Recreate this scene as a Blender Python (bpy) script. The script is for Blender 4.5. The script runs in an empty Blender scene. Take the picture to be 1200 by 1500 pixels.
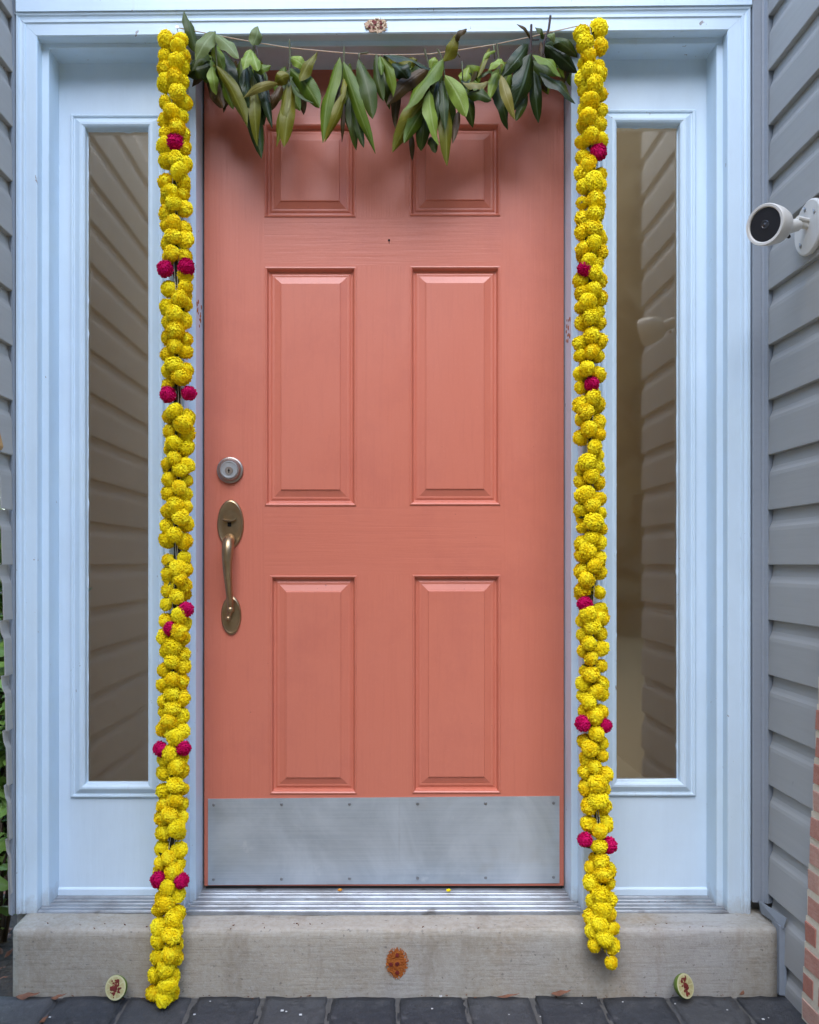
import bpy, bmesh, math, random
from mathutils import Vector, Matrix, noise
R = math.radians
rnd = random.Random(7)

# ---------------------------------------------------------------- camera, sky, sun, exposure
scene = bpy.context.scene
col = scene.collection
DIST, FPX, VPX, VPY, CAMZ = 1.945, 1200.0, 562.0, 825.0, 0.981
cam_data = bpy.data.cameras.new('camera')
cam = bpy.data.objects.new('camera', cam_data)
col.objects.link(cam)
cam.location = (0, -DIST, CAMZ)
cam.rotation_euler = (R(90), 0, 0)
cam_data.sensor_fit = 'HORIZONTAL'
cam_data.sensor_width = 36
cam_data.lens = 36.0
cam_data.shift_x = (600 - VPX) / 1200
cam_data.shift_y = (VPY - 750) / 1200
cam_data.clip_start = 0.05
cam_data.clip_end = 500
scene.camera = cam

SUN_EL, SUN_AZ = 48, -6            # light falls from the open front, a little from the left
world = bpy.data.worlds.new("World")
scene.world = world
world.use_nodes = True
wn = world.node_tree.nodes
wl = world.node_tree.links
wn.clear()
wo = wn.new('ShaderNodeOutputWorld')
bg = wn.new('ShaderNodeBackground')
sky = wn.new('ShaderNodeTexSky')
sky.sky_type = 'NISHITA'
sky.sun_disc = False
sky.sun_elevation = R(SUN_EL)
sky.sun_rotation = R(180 + SUN_AZ)
sky.air_density = 1.0
sky.dust_density = 0.3
sky.ozone_density = 1.0
bg.inputs['Strength'].default_value = 0.15
wl.new(sky.outputs[0], bg.inputs['Color'])
wl.new(bg.outputs[0], wo.inputs['Surface'])

sd = bpy.data.lights.new('sun', 'SUN')
sd.energy = 0.55
sd.angle = R(50)
sd.color = (1.0, 0.975, 0.94)
sun = bpy.data.objects.new('sun', sd)
col.objects.link(sun)
sun.rotation_euler = (R(90 - SUN_EL), 0, R(SUN_AZ))

scene.view_settings.view_transform = 'Standard'
scene.view_settings.look = 'None'
scene.view_settings.gamma = 1.0
scene.view_settings.use_curve_mapping = False
scene.view_settings.exposure = 2.68

# ---------------------------------------------------------------- helpers
def at(px, py, y):
    d = DIST + y
    return Vector(((px - VPX) * d / FPX, y, CAMZ + (VPY - py) * d / FPX))
def X(px, y): return (px - VPX) * (DIST + y) / FPX
def Z(py, y): return CAMZ + (VPY - py) * (DIST + y) / FPX

class MB:
    def __init__(s):
        s.v = []; s.f = []; s.m = []; s.sm = []; s.uv = {}
    def add(s, verts, faces, mi=0, smooth=False):
        o = len(s.v)
        s.v += [tuple(p) for p in verts]
        for f in faces:
            s.f.append(tuple(i + o for i in f)); s.m.append(mi); s.sm.append(smooth)
        return o
    def box(s, x0, x1, y0, y1, z0, z1, bev=0.0, mi=0):
        if bev <= 0:
            v = [(x0,y0,z0),(x1,y0,z0),(x1,y1,z0),(x0,y1,z0),(x0,y0,z1),(x1,y0,z1),(x1,y1,z1),(x0,y1,z1)]
            s.add(v, [(0,3,2,1),(4,5,6,7),(0,1,5,4),(1,2,6,5),(2,3,7,6),(3,0,4,7)], mi)
            return s
        bm = bmesh.new()
        vs = [bm.verts.new(p) for p in [(x0,y0,z0),(x1,y0,z0),(x1,y1,z0),(x0,y1,z0),(x0,y0,z1),(x1,y0,z1),(x1,y1,z1),(x0,y1,z1)]]
        for f in [(0,3,2,1),(4,5,6,7),(0,1,5,4),(1,2,6,5),(2,3,7,6),(3,0,4,7)]:
            bm.faces.new([vs[i] for i in f])
        bmesh.ops.bevel(bm, geom=list(bm.edges), offset=bev, segments=2, profile=0.5, affect='EDGES')
        bm.verts.index_update()
        s.add([v.co.copy() for v in bm.verts], [[v.index for v in f.verts] for f in bm.faces], mi)
        bm.free()
        return s
    def quad(s, a, b, c, d, mi=0):
        s.add([a, b, c, d], [(0,1,2,3)], mi); return s
    def ext_x(s, prof, x0, x1, mi=0, smooth=False):
        """closed profile [(y,z)] swept along x; ends may be callables of (y,z)"""
        n = len(prof)
        e0 = x0 if callable(x0) else (lambda y, z: x0)
        e1 = x1 if callable(x1) else (lambda y, z: x1)
        v = [(e0(y,z), y, z) for y, z in prof] + [(e1(y,z), y, z) for y, z in prof]
        f = [(i, (i+1) % n, n + (i+1) % n, n + i) for i in range(n)]
        s.add(v, f, mi, smooth); s.add(v, [tuple(range(n))[::-1], tuple(range(n, 2*n))], mi)
        return s
    def ext_z(s, prof, z0, z1, mi=0):
        n = len(prof)
        e0 = z0 if callable(z0) else (lambda x, y: z0)
        e1 = z1 if callable(z1) else (lambda x, y: z1)
        v = [(x, y, e0(x,y)) for x, y in prof] + [(x, y, e1(x,y)) for x, y in prof]
        f = [(i, (i+1) % n, n + (i+1) % n, n + i) for i in range(n)]
        s.add(v, f, mi); s.add(v, [tuple(range(n))[::-1], tuple(range(n, 2*n))], mi)
        return s
    def ext_y(s, prof, y0, y1, mi=0):
        """closed profile [(x,z)] swept along y"""
        n = len(prof)
        e0 = y0 if callable(y0) else (lambda x, z: y0)
        e1 = y1 if callable(y1) else (lambda x, z: y1)
        v = [(x, e0(x,z), z) for x, z in prof] + [(x, e1(x,z), z) for x, z in prof]
        f = [(i, (i+1) % n, n + (i+1) % n, n + i) for i in range(n)]
        s.add(v, f, mi); s.add(v, [tuple(range(n))[::-1], tuple(range(n, 2*n))], mi)
        return s
    def rings(s, x0, x1, z0, z1, prof, cap=False, mi=0):
        """nested rectangles facing -y: prof = [(inset, y)]"""
        rs = []
        for ins, y in prof:
            rs.append([(x0+ins,y,z0+ins),(x1-ins,y,z0+ins),(x1-ins,y,z1-ins),(x0+ins,y,z1-ins)])
        for a, b in zip(rs, rs[1:]):
            for i in range(4):
                j = (i+1) % 4
                s.quad(a[i], a[j], b[j], b[i], mi)
        if cap: s.quad(*rs[-1], mi)
        return s
    def tube(s, pts, rad, n=8, mi=0, cap=True):
        pts = [Vector(p) for p in pts]
        if not hasattr(rad, '__len__'): rad = [rad] * len(pts)
        o = len(s.v); prev = None
        for i, p in enumerate(pts):
            t = (pts[min(i+1, len(pts)-1)] - pts[max(i-1, 0)])
            if t.length < 1e-9: t = Vector((0,0,1))
            t.normalize()
            if prev is None:
                a = Vector((0,0,1)) if abs(t.z) < .9 else Vector((1,0,0))
                u = t.cross(a).normalized()
            else:
                u = (prev - t * prev.dot(t)).normalized()
            prev = u; w = t.cross(u)
            for k in range(n):
                an = 2*math.pi*k/n
                s.v.append(tuple(p + (u*math.cos(an) + w*math.sin(an)) * rad[i]))
        for i in range(len(pts)-1):
            for k in range(n):
                a = o+i*n+k; b = o+i*n+(k+1) % n
                s.f.append((a, b, b+n, a+n)); s.m.append(mi); s.sm.append(True)
        if cap:
            s.f.append(tuple(o+k for k in range(n))[::-1]); s.m.append(mi); s.sm.append(False)
            e = o+(len(pts)-1)*n
            s.f.append(tuple(e+k for k in range(n))); s.m.append(mi); s.sm.append(False)
        return s
    def lathe(s, prof, centre, axis, n=32, sx=1.0, sy=1.0, mi=0, up=(0,0,1)):
        """prof = [(r, h)] about axis, scaled sx, sy across"""
        ax = Vector(axis).normalized(); up = Vector(up)
        v = (up - ax*up.dot(ax)).normalized(); u = v.cross(ax)
        o = len(s.v); c = Vector(centre)
        for r, h in prof:
            for k in range(n):
                an = 2*math.pi*k/n
                s.v.append(tuple(c + ax*h + u*(r*sx*math.cos(an)) + v*(r*sy*math.sin(an))))
        for i in range(len(prof)-1):
            for k in range(n):
                a = o+i*n+k; b = o+i*n+(k+1) % n
                s.f.append((a, b, b+n, a+n)); s.m.append(mi); s.sm.append(True)
        s.f.append(tuple(o+(len(prof)-1)*n+k for k in range(n))); s.m.append(mi); s.sm.append(True)
        s.f.append(tuple(o+k for k in range(n))[::-1]); s.m.append(mi); s.sm.append(True)
        return s
    def mesh(s, name, mats, off=(0,0,0), autosmooth=None):
        me = bpy.data.meshes.new(name)
        ox, oy, oz = off
        me.from_pydata([(a-ox, b-oy, c-oz) for a, b, c in s.v], [], s.f)
        if not isinstance(mats, (list, tuple)): mats = [mats]
        for m in mats: me.materials.append(m)
        me.polygons.foreach_set('material_index', s.m)
        me.polygons.foreach_set('use_smooth', s.sm)
        if s.uv:
            ul = me.uv_layers.new(name='UVMap')
            for lp in me.loops:
                ul.data[lp.index].uv = s.uv.get(lp.vertex_index, (0, 0))
        me.update()
        bm = bmesh.new(); bm.from_mesh(me)
        if not s.uv:
            bmesh.ops.recalc_face_normals(bm, faces=bm.faces)
            for e in bm.edges:
                if len(e.link_faces) == 2 and e.calc_face_angle(0) > .6: e.smooth = False
        bm.to_mesh(me); bm.free()
        return me
    def build(s, name, mats, parent=None, label=None, kind=None):
        off = root_loc(parent) if parent else (0,0,0)
        o = bpy.data.objects.new(name, s.mesh(name, mats, off))
        col.objects.link(o)
        if parent: o.parent = parent
        if label: o['label'] = label
        if kind: o['kind'] = kind
        return o

def root_loc(o):
    while o.parent: o = o.parent
    return tuple(o.location)
def tag(o, label, cat, group=None):
    o['label'] = label; o['category'] = cat
    if group: o['group'] = group
    return o
def thing(name, label, cat, loc, group=None):
    o = bpy.data.objects.new(name, None)
    o.empty_display_size = 0.1
    o.location = loc
    col.objects.link(o)
    return tag(o, label, cat, group)
def inst(name, me, parent, loc, rot=(0,0,0), scale=(1,1,1), label=None):
    o = bpy.data.objects.new(name, me)
    col.objects.link(o)
    if parent:
        o.parent = parent
        loc = Vector(loc) - Vector(root_loc(parent))
    o.location = loc; o.rotation_euler = rot; o.scale = scale
    if label: o['label'] = label
    return o

# ---------------------------------------------------------------- materials
class NT:
    def __init__(s, name):
        s.mat = bpy.data.materials.new(name); s.mat.use_nodes = True
        s.t = s.mat.node_tree; s.n = s.t.nodes; s.l = s.t.links
        s.b = s.n['Principled BSDF']
        s.out = s.n['Material Output']
        s.tc = s.n.new('ShaderNodeTexCoord')
    def coord(s, scale=(1,1,1), which='Object'):
        m = s.n.new('ShaderNodeMapping'); m.inputs['Scale'].default_value = scale
        s.l.new(s.tc.outputs[which], m.inputs['Vector'])
        return m.outputs[0]
    def noise(s, scale, detail=4, rough=.55, sc=(1,1,1), dist=0, which='Object'):
        t = s.n.new('ShaderNodeTexNoise')
        t.inputs['Scale'].default_value = scale; t.inputs['Detail'].default_value = detail
        t.inputs['Roughness'].default_value = rough; t.inputs['Distortion'].default_value = dist
        s.l.new(s.coord(sc, which), t.inputs['Vector'])
        return t.outputs['Fac']
    def ramp(s, src, p0, p1, c0=(0,0,0,1), c1=(1,1,1,1)):
        r = s.n.new('ShaderNodeValToRGB')
        r.color_ramp.elements[0].position = p0; r.color_ramp.elements[1].position = p1
        r.color_ramp.elements[0].color = c0; r.color_ramp.elements[1].color = c1
        s.l.new(src, r.inputs[0]); return r.outputs[0]
    def mix(s, fac, a, b, mode='MIX'):
        m = s.n.new('ShaderNodeMix'); m.data_type = 'RGBA'; m.blend_type = mode
        for sock, val in ((m.inputs['Factor'], fac), (m.inputs[6], a), (m.inputs[7], b)):
            if isinstance(val, (int, float)): sock.default_value = val
            elif isinstance(val, (tuple, list)): sock.default_value = (*val[:3], 1)
            else: s.l.new(val, sock)
        return m.outputs[2]
    def math(s, op, a, b=None):
        m = s.n.new('ShaderNodeMath'); m.operation = op
        for i, val in enumerate((a, b)):
            if val is None: continue
            if isinstance(val, (int, float)): m.inputs[i].default_value = val
            else: s.l.new(val, m.inputs[i])
        return m.outputs[0]
    def bump(s, h, strength=.3, dist=.002, prev=None):
        b = s.n.new('ShaderNodeBump')
        b.inputs['Strength'].default_value = strength; b.inputs['Distance'].default_value = dist
        s.l.new(h, b.inputs['Height'])
        if prev is not None: s.l.new(prev, b.inputs['Normal'])
        return b.outputs[0]
    def rand(s):
        return s.n.new('ShaderNodeObjectInfo').outputs['Random']
    def set(s, color=None, rough=None, metal=None, normal=None, spec=None):
        for nm, val in (('Base Color', color), ('Roughness', rough), ('Metallic', metal), ('Normal', normal), ('Specular IOR Level', spec)):
            if val is None: continue
            if isinstance(val, (int, float)): s.b.inputs[nm].default_value = val
            elif isinstance(val, (tuple, list)): s.b.inputs[nm].default_value = (*val[:3], 1)
            else: s.l.new(val, s.b.inputs[nm])
        return s.mat

def m_white(name, base=(.63,.76,.86), grain=(1,1,.08), chips=True):
    n = NT(name)
    c = n.mix(n.ramp(n.noise(5, 6, .65, (1,1,.5)), .35, .75), base, tuple(b*.87 for b in base))
    c = n.mix(n.math('MULTIPLY', n.ramp(n.noise(2.2, 3, .6), .5, .72), .35), c, (base[0]*.9, base[1]*.86, base[2]*.76))
    if chips:
        sp = n.ramp(n.noise(62, 3, .6, (1,1,.6), .6), .71, .73)
        gate = n.ramp(n.noise(4, 2), .46, .58)
        c = n.mix(n.math('MULTIPLY', sp, gate), c, (.2,.14,.10))
        sx = n.n.new('ShaderNodeSeparateXYZ'); n.l.new(n.tc.outputs['Object'], sx.inputs[0])
        low = n.ramp(n.math('SUBTRACT', n.math('MULTIPLY', n.noise(30, 4, .7), .09), sx.outputs[2]), .0, .045)
        c = n.mix(n.math('MULTIPLY', low, .55), c, (.30,.25,.19))
        streak = n.ramp(n.noise(24, 4, .7, (1.6,1,.05)), .60, .74)
        c = n.mix(n.math('MULTIPLY', streak, .16), c, (.42,.40,.37))
    b = n.bump(n.noise(60, 4, .6, grain), .35, .0018)
    b = n.bump(n.noise(9, 3), .12, .004, b)
    return n.set(c, .42, 0, b, .45)
M_WHITE = m_white('white_gloss_paint')
M_WHITE_H = m_white('white_gloss_paint_head', grain=(.08,1,1))
M_WPANEL = m_white('white_panel_paint', (.65,.77,.865), chips=False)

def m_door(name, grain, amount=.35):
    n = NT(name)
    base = (.548,.152,.091)
    g = n.noise(26, 5, .7, grain, .4)
    c = n.mix(n.ramp(n.noise(1.6, 4, .6), .3, .75), base, (.582,.177,.110))
    c = n.mix(n.math('MULTIPLY', n.ramp(g, .35, .5, (1,1,1,1), (0,0,0,1)), .10), c, (.36,.085,.06))
    c = n.mix(n.math('MULTIPLY', n.ramp(n.noise(3.4, 5, .7), .50, .66), .34), c, (.44,.115,.08))
    c = n.mix(n.math('MULTIPLY', n.ramp(n.noise(70, 2, .5), .755, .775), n.math('MULTIPLY', n.ramp(n.noise(3, 2), .5, .6), .8)), c, (.22,.06,.045))
    fleck = n.ramp(n.noise(150, 2, .5), .60, .75)
    c = n.mix(n.math('MULTIPLY', fleck, .10), c, (.66,.27,.2))
    b = n.bump(g, amount, .0018)
    b = n.bump(n.noise(90, 3, .6), .12, .0008, b)
    return n.set(c, n.mix(n.noise(6, 3), (.32,)*3, (.46,)*3), 0, b, .55)
M_DOOR_V = m_door('coral_paint_upright_grain', (3.2,3.2,.12), .5)
M_DOOR_H = m_door('coral_paint_level_grain', (.12,3.6,3.6), .35)
M_DOOR_P = m_door('coral_paint_panel', (3,3,.3), .12)

def m_siding(name, base):
    n = NT(name)
    f = n.math('ADD', n.noise(1.5, 4, .6, (1,.5,1)), n.math('MULTIPLY', n.rand(), .25))
    c = n.mix(n.ramp(f, .35, .95), base, tuple(b*.8 for b in base))
    g = n.noise(40, 5, .65, (1,.1,2.2), .5)
    c = n.mix(n.math('MULTIPLY', n.ramp(g, .3, .6, (1,1,1,1), (0,0,0,1)), .14), c, tuple(b*.6 for b in base))
    dirt = n.ramp(n.noise(34, 2, .5, (1,1,.5)), .76, .8)
    c = n.mix(n.math('MULTIPLY', dirt, .6), c, (.08,.07,.06))
    b = n.bump(g, .3, .001)
    b = n.bump(n.noise(4, 2, .5, (1,.6,1)), .25, .006, b)
    return n.set(c, .5, 0, b, .35)
M_SIDING = m_siding('grey_vinyl_siding', (.425,.415,.39))
M_SIDING_TAN = m_siding('taupe_vinyl_siding', (.415,.385,.345))
M_TRIM = m_siding('blue_grey_vinyl_trim', (.29,.315,.345))

n = NT('pale_concrete')
c = n.mix(n.ramp(n.noise(3.5, 5, .65), .35, .7), (.40,.35,.275), (.32,.285,.23))
c = n.mix(n.math('MULTIPLY', n.ramp(n.noise(2.4, 4, .6, (1,1,.35)), .55, .72), .55), c, (.29,.20,.115))
c = n.mix(n.math('MULTIPLY', n.ramp(n.noise(3.1, 3, .6, (.7,1,.6)), .56, .70), .5), c, (.40,.42,.44))
br = n.noise(46, 5, .75, (.16,1,4.2), .2)
c = n.mix(n.math('MULTIPLY', n.ramp(br, .36, .48, (1,1,1,1), (0,0,0,1)), .5), c, (.20,.18,.14))
pit = n.ramp(n.noise(95, 3, .6), .64, .70)
c = n.mix(n.math('MULTIPLY', pit, .7), c, (.10,.09,.08))
c = n.mix(n.math('MULTIPLY', n.ramp(n.noise(75, 5, .8), .42, .60), .35), c, (.48,.455,.41))
c = n.mix(n.math('MULTIPLY', n.ramp(n.noise(9, 4, .7, (1.5,1,.4)), .56, .66), .4), c, (.245,.20,.145))
b = n.bump(br, .5, .002); b = n.bump(n.noise(130, 5, .8), .7, .002, b)
M_CONC = n.set(c, .85, 0, b, .25)

n = NT('dark_paver')
rr = n.math('MULTIPLY', n.rand(), .5)
c = n.mix(n.ramp(n.math('ADD', n.noise(14, 6, .7), rr), .4, 1.05), (.028,.030,.036), (.078,.077,.077))
c = n.mix(n.math('MULTIPLY', n.ramp(n.noise(36, 5, .7), .56, .72), .5), c, (.14,.135,.13))
c = n.mix(n.math('MULTIPLY', n.ramp(n.noise(21, 4, .6), .58, .68), .5), c, (.012,.012,.014))
b = n.bump(n.noise(50, 6, .8), .9, .006); b = n.bump(n.noise(11, 3), .7, .012, b)
M_PAVER = n.set(c, .62, 0, b, .4)

n = NT('joint_sand')
c = n.mix(n.noise(80, 4), (.12,.112,.10), (.055,.05,.046))
M_SAND = n.set(c, .95, 0, n.bump(n.noise(150, 3), .5, .002))
n = NT('paving_surface')
c = n.mix(n.noise(9, 5), (.30,.235,.155), (.25,.19,.125))  # out of view; tan tone set to bounce warm light under the door head
M_PAVING = n.set(c, .8, 0, n.bump(n.noise(40, 4), .4, .004))
n = NT('soil_and_bounce_ground')
c = n.mix(n.ramp(n.noise(22, 6, .7), .35, .7), (.022,.016,.012), (.075,.055,.038))
sx = n.n.new('ShaderNodeSeparateXYZ'); n.l.new(n.tc.outputs['Object'], sx.inputs[0])
c = n.mix(n.ramp(n.math('ADD', n.math('MULTIPLY', sx.outputs[1], -1), n.math('MULTIPLY', n.noise(3, 3), .3)), .8, 1.2), c, n.mix(n.noise(6, 5), (.38,.27,.14), (.26,.18,.09)))  # unseen front ground made paler and warm to bounce light upward
M_GROUND = n.set(c, .95, 0, n.bump(n.noise(40, 5, .7), 1, .01))

n = NT('red_brick')
f = n.math('ADD', n.noise(9, 5, .65), n.math('MULTIPLY', n.math('SUBTRACT', n.rand(), .5), .6))
c = n.mix(n.ramp(f, .25, .8), (.52,.21,.15), (.64,.38,.29))
c = n.mix(n.math('MULTIPLY', n.ramp(n.noise(26, 4, .6), .56, .68), .7), c, (.46,.34,.25))
c = n.mix(n.math('MULTIPLY', n.ramp(n.noise(19, 4, .6), .62, .7), .6), c, (.10,.06,.05))
b = n.bump(n.noise(70, 5, .7), .7, .003)
M_BRICK = n.set(c, .85, 0, b, .25)
n = NT('cream_mortar')
M_MORTAR = n.set(n.mix(n.noise(40, 5), (.80,.70,.53), (.64,.55,.42)), .95, 0, n.bump(n.noise(120, 4), .8, .003))

n = NT('kick_plate_steel')
sm = n.ramp(n.noise(4.5, 5, .65, (1,1,.9), .6), .38, .68)
c = n.mix(sm, (.44,.50,.55), (.64,.695,.74))
c = n.mix(n.math('MULTIPLY', n.ramp(n.noise(3.2, 4, .6), .56, .66), .4), c, (.40,.38,.33))
run = n.ramp(n.noise(30, 2, .5, (1.4,1,.05), .2), .735, .75)
c = n.mix(n.math('MULTIPLY', run, n.math('MULTIPLY', n.ramp(n.noise(5, 2), .45, .6), .22)), c, (.28,.29,.30))
brs = n.noise(90, 4, .7, (.03,1,3))
c = n.mix(n.math('MULTIPLY', n.ramp(brs, .4, .6), .18), c, (.80,.82,.83))
c = n.mix(n.math('MULTIPLY', n.ramp(n.noise(16, 5, .7), .62, .72), .30), c, (.86,.87,.87))
b = n.bump(brs, .10, .0006); b = n.bump(n.noise(2.6, 2), .25, .004, b)
M_STEEL = n.set(c, n.mix(sm, (.34,)*3, (.48,)*3), .72, b)
n = NT('threshold_aluminium')
c = n.mix(n.ramp(n.noise(7, 6, .7, (1,1,1)), .42, .68), (.36,.38,.40), (.20,.195,.19))
c = n.mix(n.math('MULTIPLY', n.ramp(n.noise(28, 4, .6, (.5,1,1)), .62, .72), .7), c, (.10,.085,.07))
M_ALU = n.set(c, .42, .55, n.bump(n.noise(60, 3, .6, (.08,1,1)), .15, .001))
def m_metal(name, c0, c1, rough):
    n = NT(name)
    return n.set(n.mix(n.ramp(n.noise(30, 4), .4, .7), c0, c1), n.mix(n.noise(60, 3), (rough-.06,)*3, (rough+.08,)*3), .95, n.bump(n.noise(200, 3), .05, .0004))
M_BRASS = m_metal('antique_brass', (.40,.285,.165), (.31,.215,.115), .34)
M_NICKEL = m_metal('satin_nickel', (.40,.345,.30), (.31,.265,.23), .40)
M_CYL = m_metal('cylinder_steel', (.55,.57,.58), (.46,.48,.49), .42)
M_SCREW = m_metal('screw_steel', (.42,.43,.44), (.3,.3,.3), .35)
def m_plain(name, c0, c1=None, rough=.6, scale=20, bump=.2, dist=.001, spec=.4):
    n = NT(name)
    c1 = c1 or tuple(a*.8 for a in c0)
    return n.set(n.mix(n.ramp(n.noise(scale, 4), .35, .7), c0, c1), rough, 0, n.bump(n.noise(scale*3, 4), bump, dist), spec)
M_DARK = m_plain('black_rubber', (.016,.015,.014), rough=.6)
M_HOLE = m_plain('dark_hole', (.01,.009,.008), rough=.9)
M_CAMWHITE = m_plain('ivory_plastic', (.66,.63,.57), (.62,.595,.54), .42, 8, .04)
n = NT('black_lens_glass'); M_LENS = n.set(n.mix(n.noise(30), (.010,.010,.012), (.018,.016,.018)), .32, 0, None, .5)
M_LENSRING = m_plain('lens_ring', (.05,.05,.055), (.035,.035,.04), .25, 30, .02)
M_CALYX = m_plain('dark_green_stalks', (.03,.038,.012), (.018,.016,.008), .7, 60, .5, .002)
M_THREAD = m_plain('pale_thread', (.55,.42,.30), (.5,.33,.2), .8, 90)
M_THREADW = m_plain('white_thread', (.62,.6,.52), (.5,.48,.4), .8, 90)
M_INT = m_plain('brown_hall_paint', (.42,.285,.125), (.36,.24,.10), .7, 2, .1)
M_INT2 = m_plain('beige_hall_paint', (.30,.235,.16), (.26,.20,.135), .7, 2, .1)
M_WOODTAN = m_plain('tan_wood', (.45,.25,.08), (.36,.18,.06), .6, 30)
M_RUST = m_plain('turmeric_orange', (.42,.13,.02), (.30,.07,.012), .85, 60, .6, .002)
M_VERM = m_plain('vermilion_paste', (.17,.018,.012), (.10,.012,.01), .7, 60, .5, .001)
M_RICE = m_plain('rice_grain', (.62,.52,.36), (.55,.36,.22), .6, 60)
M_PETAL_O = m_plain('orange_petal', (.62,.25,.02), (.5,.15,.02), .6, 60)
M_DRY = m_plain('dry_leaf', (.20,.085,.045), (.12,.05,.028), .8, 50, .5, .002)
M_CHIP = m_plain('white_chip', (.62,.62,.60), rough=.8)
M_RIND = m_plain('lime_rind', (.13,.19,.03), (.08,.13,.02), .4, 60, .5, .001)
M_PITH = m_plain('lime_pith', (.50,.47,.27), (.45,.42,.22), .6, 60)
n = NT('lime_flesh')
w = n.ramp(n.noise(45, 4, .6), .4, .65)
M_FLESH = n.set(n.mix(w, (.36,.31,.13), (.45,.40,.2)), .45, 0, n.bump(n.noise(150, 3), .4, .001))

n = NT('window_glass')
gl = n.n.new('ShaderNodeBsdfGlossy'); gl.inputs['Roughness'].default_value = .05
gl.inputs['Color'].default_value = (1,.925,.79,1)
nz = n.bump(n.noise(3.0, 2), .02, .004); n.l.new(nz, gl.inputs['Normal'])
tr = n.n.new('ShaderNodeBsdfTransparent'); tr.inputs['Color'].default_value = (.94,.92,.88,1)
lw = n.n.new('ShaderNodeFresnel'); lw.inputs['IOR'].default_value = 1.5
fac = n.math('ADD', lw.outputs[0], .115)
mx = n.n.new('ShaderNodeMixShader'); n.l.new(fac, mx.inputs[0]); n.l.new(tr.outputs[0], mx.inputs[1]); n.l.new(gl.outputs[0], mx.inputs[2])
n.l.new(mx.outputs[0], n.out.inputs['Surface'])
M_GLASS = n.mat

def m_petal(name, c0, c1, c2):
    n = NT(name)
    c = n.mix(n.rand(), c0, c1)
    c = n.mix(n.ramp(n.noise(60, 3), .4, .7), c, c2)
    m = n.set(c, .7, 0, None, .1)
    tl = n.n.new('ShaderNodeBsdfTranslucent'); n.l.new(c, tl.inputs['Color'])
    ms = n.n.new('ShaderNodeMixShader'); ms.inputs[0].default_value = .10
    n.l.new(n.b.outputs[0], ms.inputs[1]); n.l.new(tl.outputs[0], ms.inputs[2]); n.l.new(ms.outputs[0], n.out.inputs['Surface'])
    return m
M_MARI = m_petal('marigold_yellow', (.98,.80,.010), (.97,.68,.006), (.98,.86,.03))
M_MAG = m_petal('magenta_petals', (.58,.003,.10), (.52,.002,.08), (.66,.008,.13))

def m_leaf(name, c0, c1, rib, rough=.45):
    n = NT(name)
    sx = n.n.new('ShaderNodeSeparateXYZ'); n.l.new(n.tc.outputs['UV'], sx.inputs[0])
    u = n.math('ABSOLUTE', n.math('SUBTRACT', sx.outputs[0], .5))
    ribm = n.ramp(u, .025, .065, (1,1,1,1), (0,0,0,1))
    vv = n.math('ADD', n.math('MULTIPLY', sx.outputs[1], 15), n.math('MULTIPLY', u, -7))
    vein = n.ramp(n.math('PINGPONG', vv, .5), .02, .09, (1,1,1,1), (0,0,0,1))
    c = n.mix(n.ramp(n.math('ADD', n.noise(18, 4, .6), n.math('MULTIPLY', n.math('SUBTRACT', n.rand(), .5), .5)), .3, .75), c0, c1)
    c = n.mix(n.math('MULTIPLY', vein, .22), c, rib)
    c = n.mix(n.math('MULTIPLY', ribm, .75), c, rib)
    b = n.bump(n.math('SUBTRACT', 1.0, n.math('MAXIMUM', ribm, n.math('MULTIPLY', vein, .5))), .3, .0015)
    b = n.bump(n.noise(30, 3), .25, .004, b)
    return n.set(c, rough-.03, 0, b, .2)
LEAF = {
 'd': m_leaf('dark_leaf', (.020,.036,.003), (.044,.062,.004), (.07,.085,.025)),
 'k': m_leaf('deep_leaf', (.012,.022,.003), (.022,.036,.005), (.06,.085,.045), .32),
 'm': m_leaf('mid_leaf', (.058,.098,.005), (.10,.142,.006), (.14,.18,.045)),
 'l': m_leaf('light_leaf', (.14,.20,.024), (.18,.24,.034), (.24,.29,.09), .45),
 'o': m_leaf('olive_leaf', (.095,.092,.004), (.14,.122,.006), (.17,.165,.03)),
 'y': m_leaf('yellow_olive_leaf', (.17,.14,.022), (.13,.12,.03), (.24,.2,.06)),
 'b': m_leaf('brown_leaf', (.062,.034,.008), (.045,.034,.008), (.09,.05,.02)),
 'g': m_leaf('grey_green_leaf', (.11,.14,.042), (.135,.165,.052), (.18,.22,.095), .5),
}
M_BUSH = [m_leaf('bush_leaf_bright', (.15,.25,.045), (.2,.31,.06), (.2,.28,.09)),
          m_leaf('bush_leaf_mid', (.08,.15,.028), (.12,.2,.04), (.13,.19,.06))]
M_STEM = m_plain('purple_brown_stem', (.045,.022,.022), (.03,.02,.012), .6, 60)
M_STEMG = m_plain('green_stem', (.09,.10,.04), (.06,.06,.025), .6, 60)
M_BARK = m_plain('bark', (.09,.06,.04), (.05,.035,.022), .9, 30, .6, .004)
n = NT('sky_block_leaf'); M_SKY_BLOCK = n.set(n.mix(n.noise(2.5, 3), (.045,.042,.016), (.09,.06,.03)), .6)

# ---------------------------------------------------------------- key planes (metres)
ZTOP = 3.3
Y_STOP, Y_PANEL, Y_DOOR = .031, .093, .125
XWR, XWL = .909, -.879             # siding planes right and left
STEP_Z = Z(1339, 0.0)              # top of concrete step
Y_STEP = -.083
def head(px, pyl, pyr):            # the head trim runs slightly out of level
    return pyl + (pyr - pyl) * (px - 54) / (1067 - 54)

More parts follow.
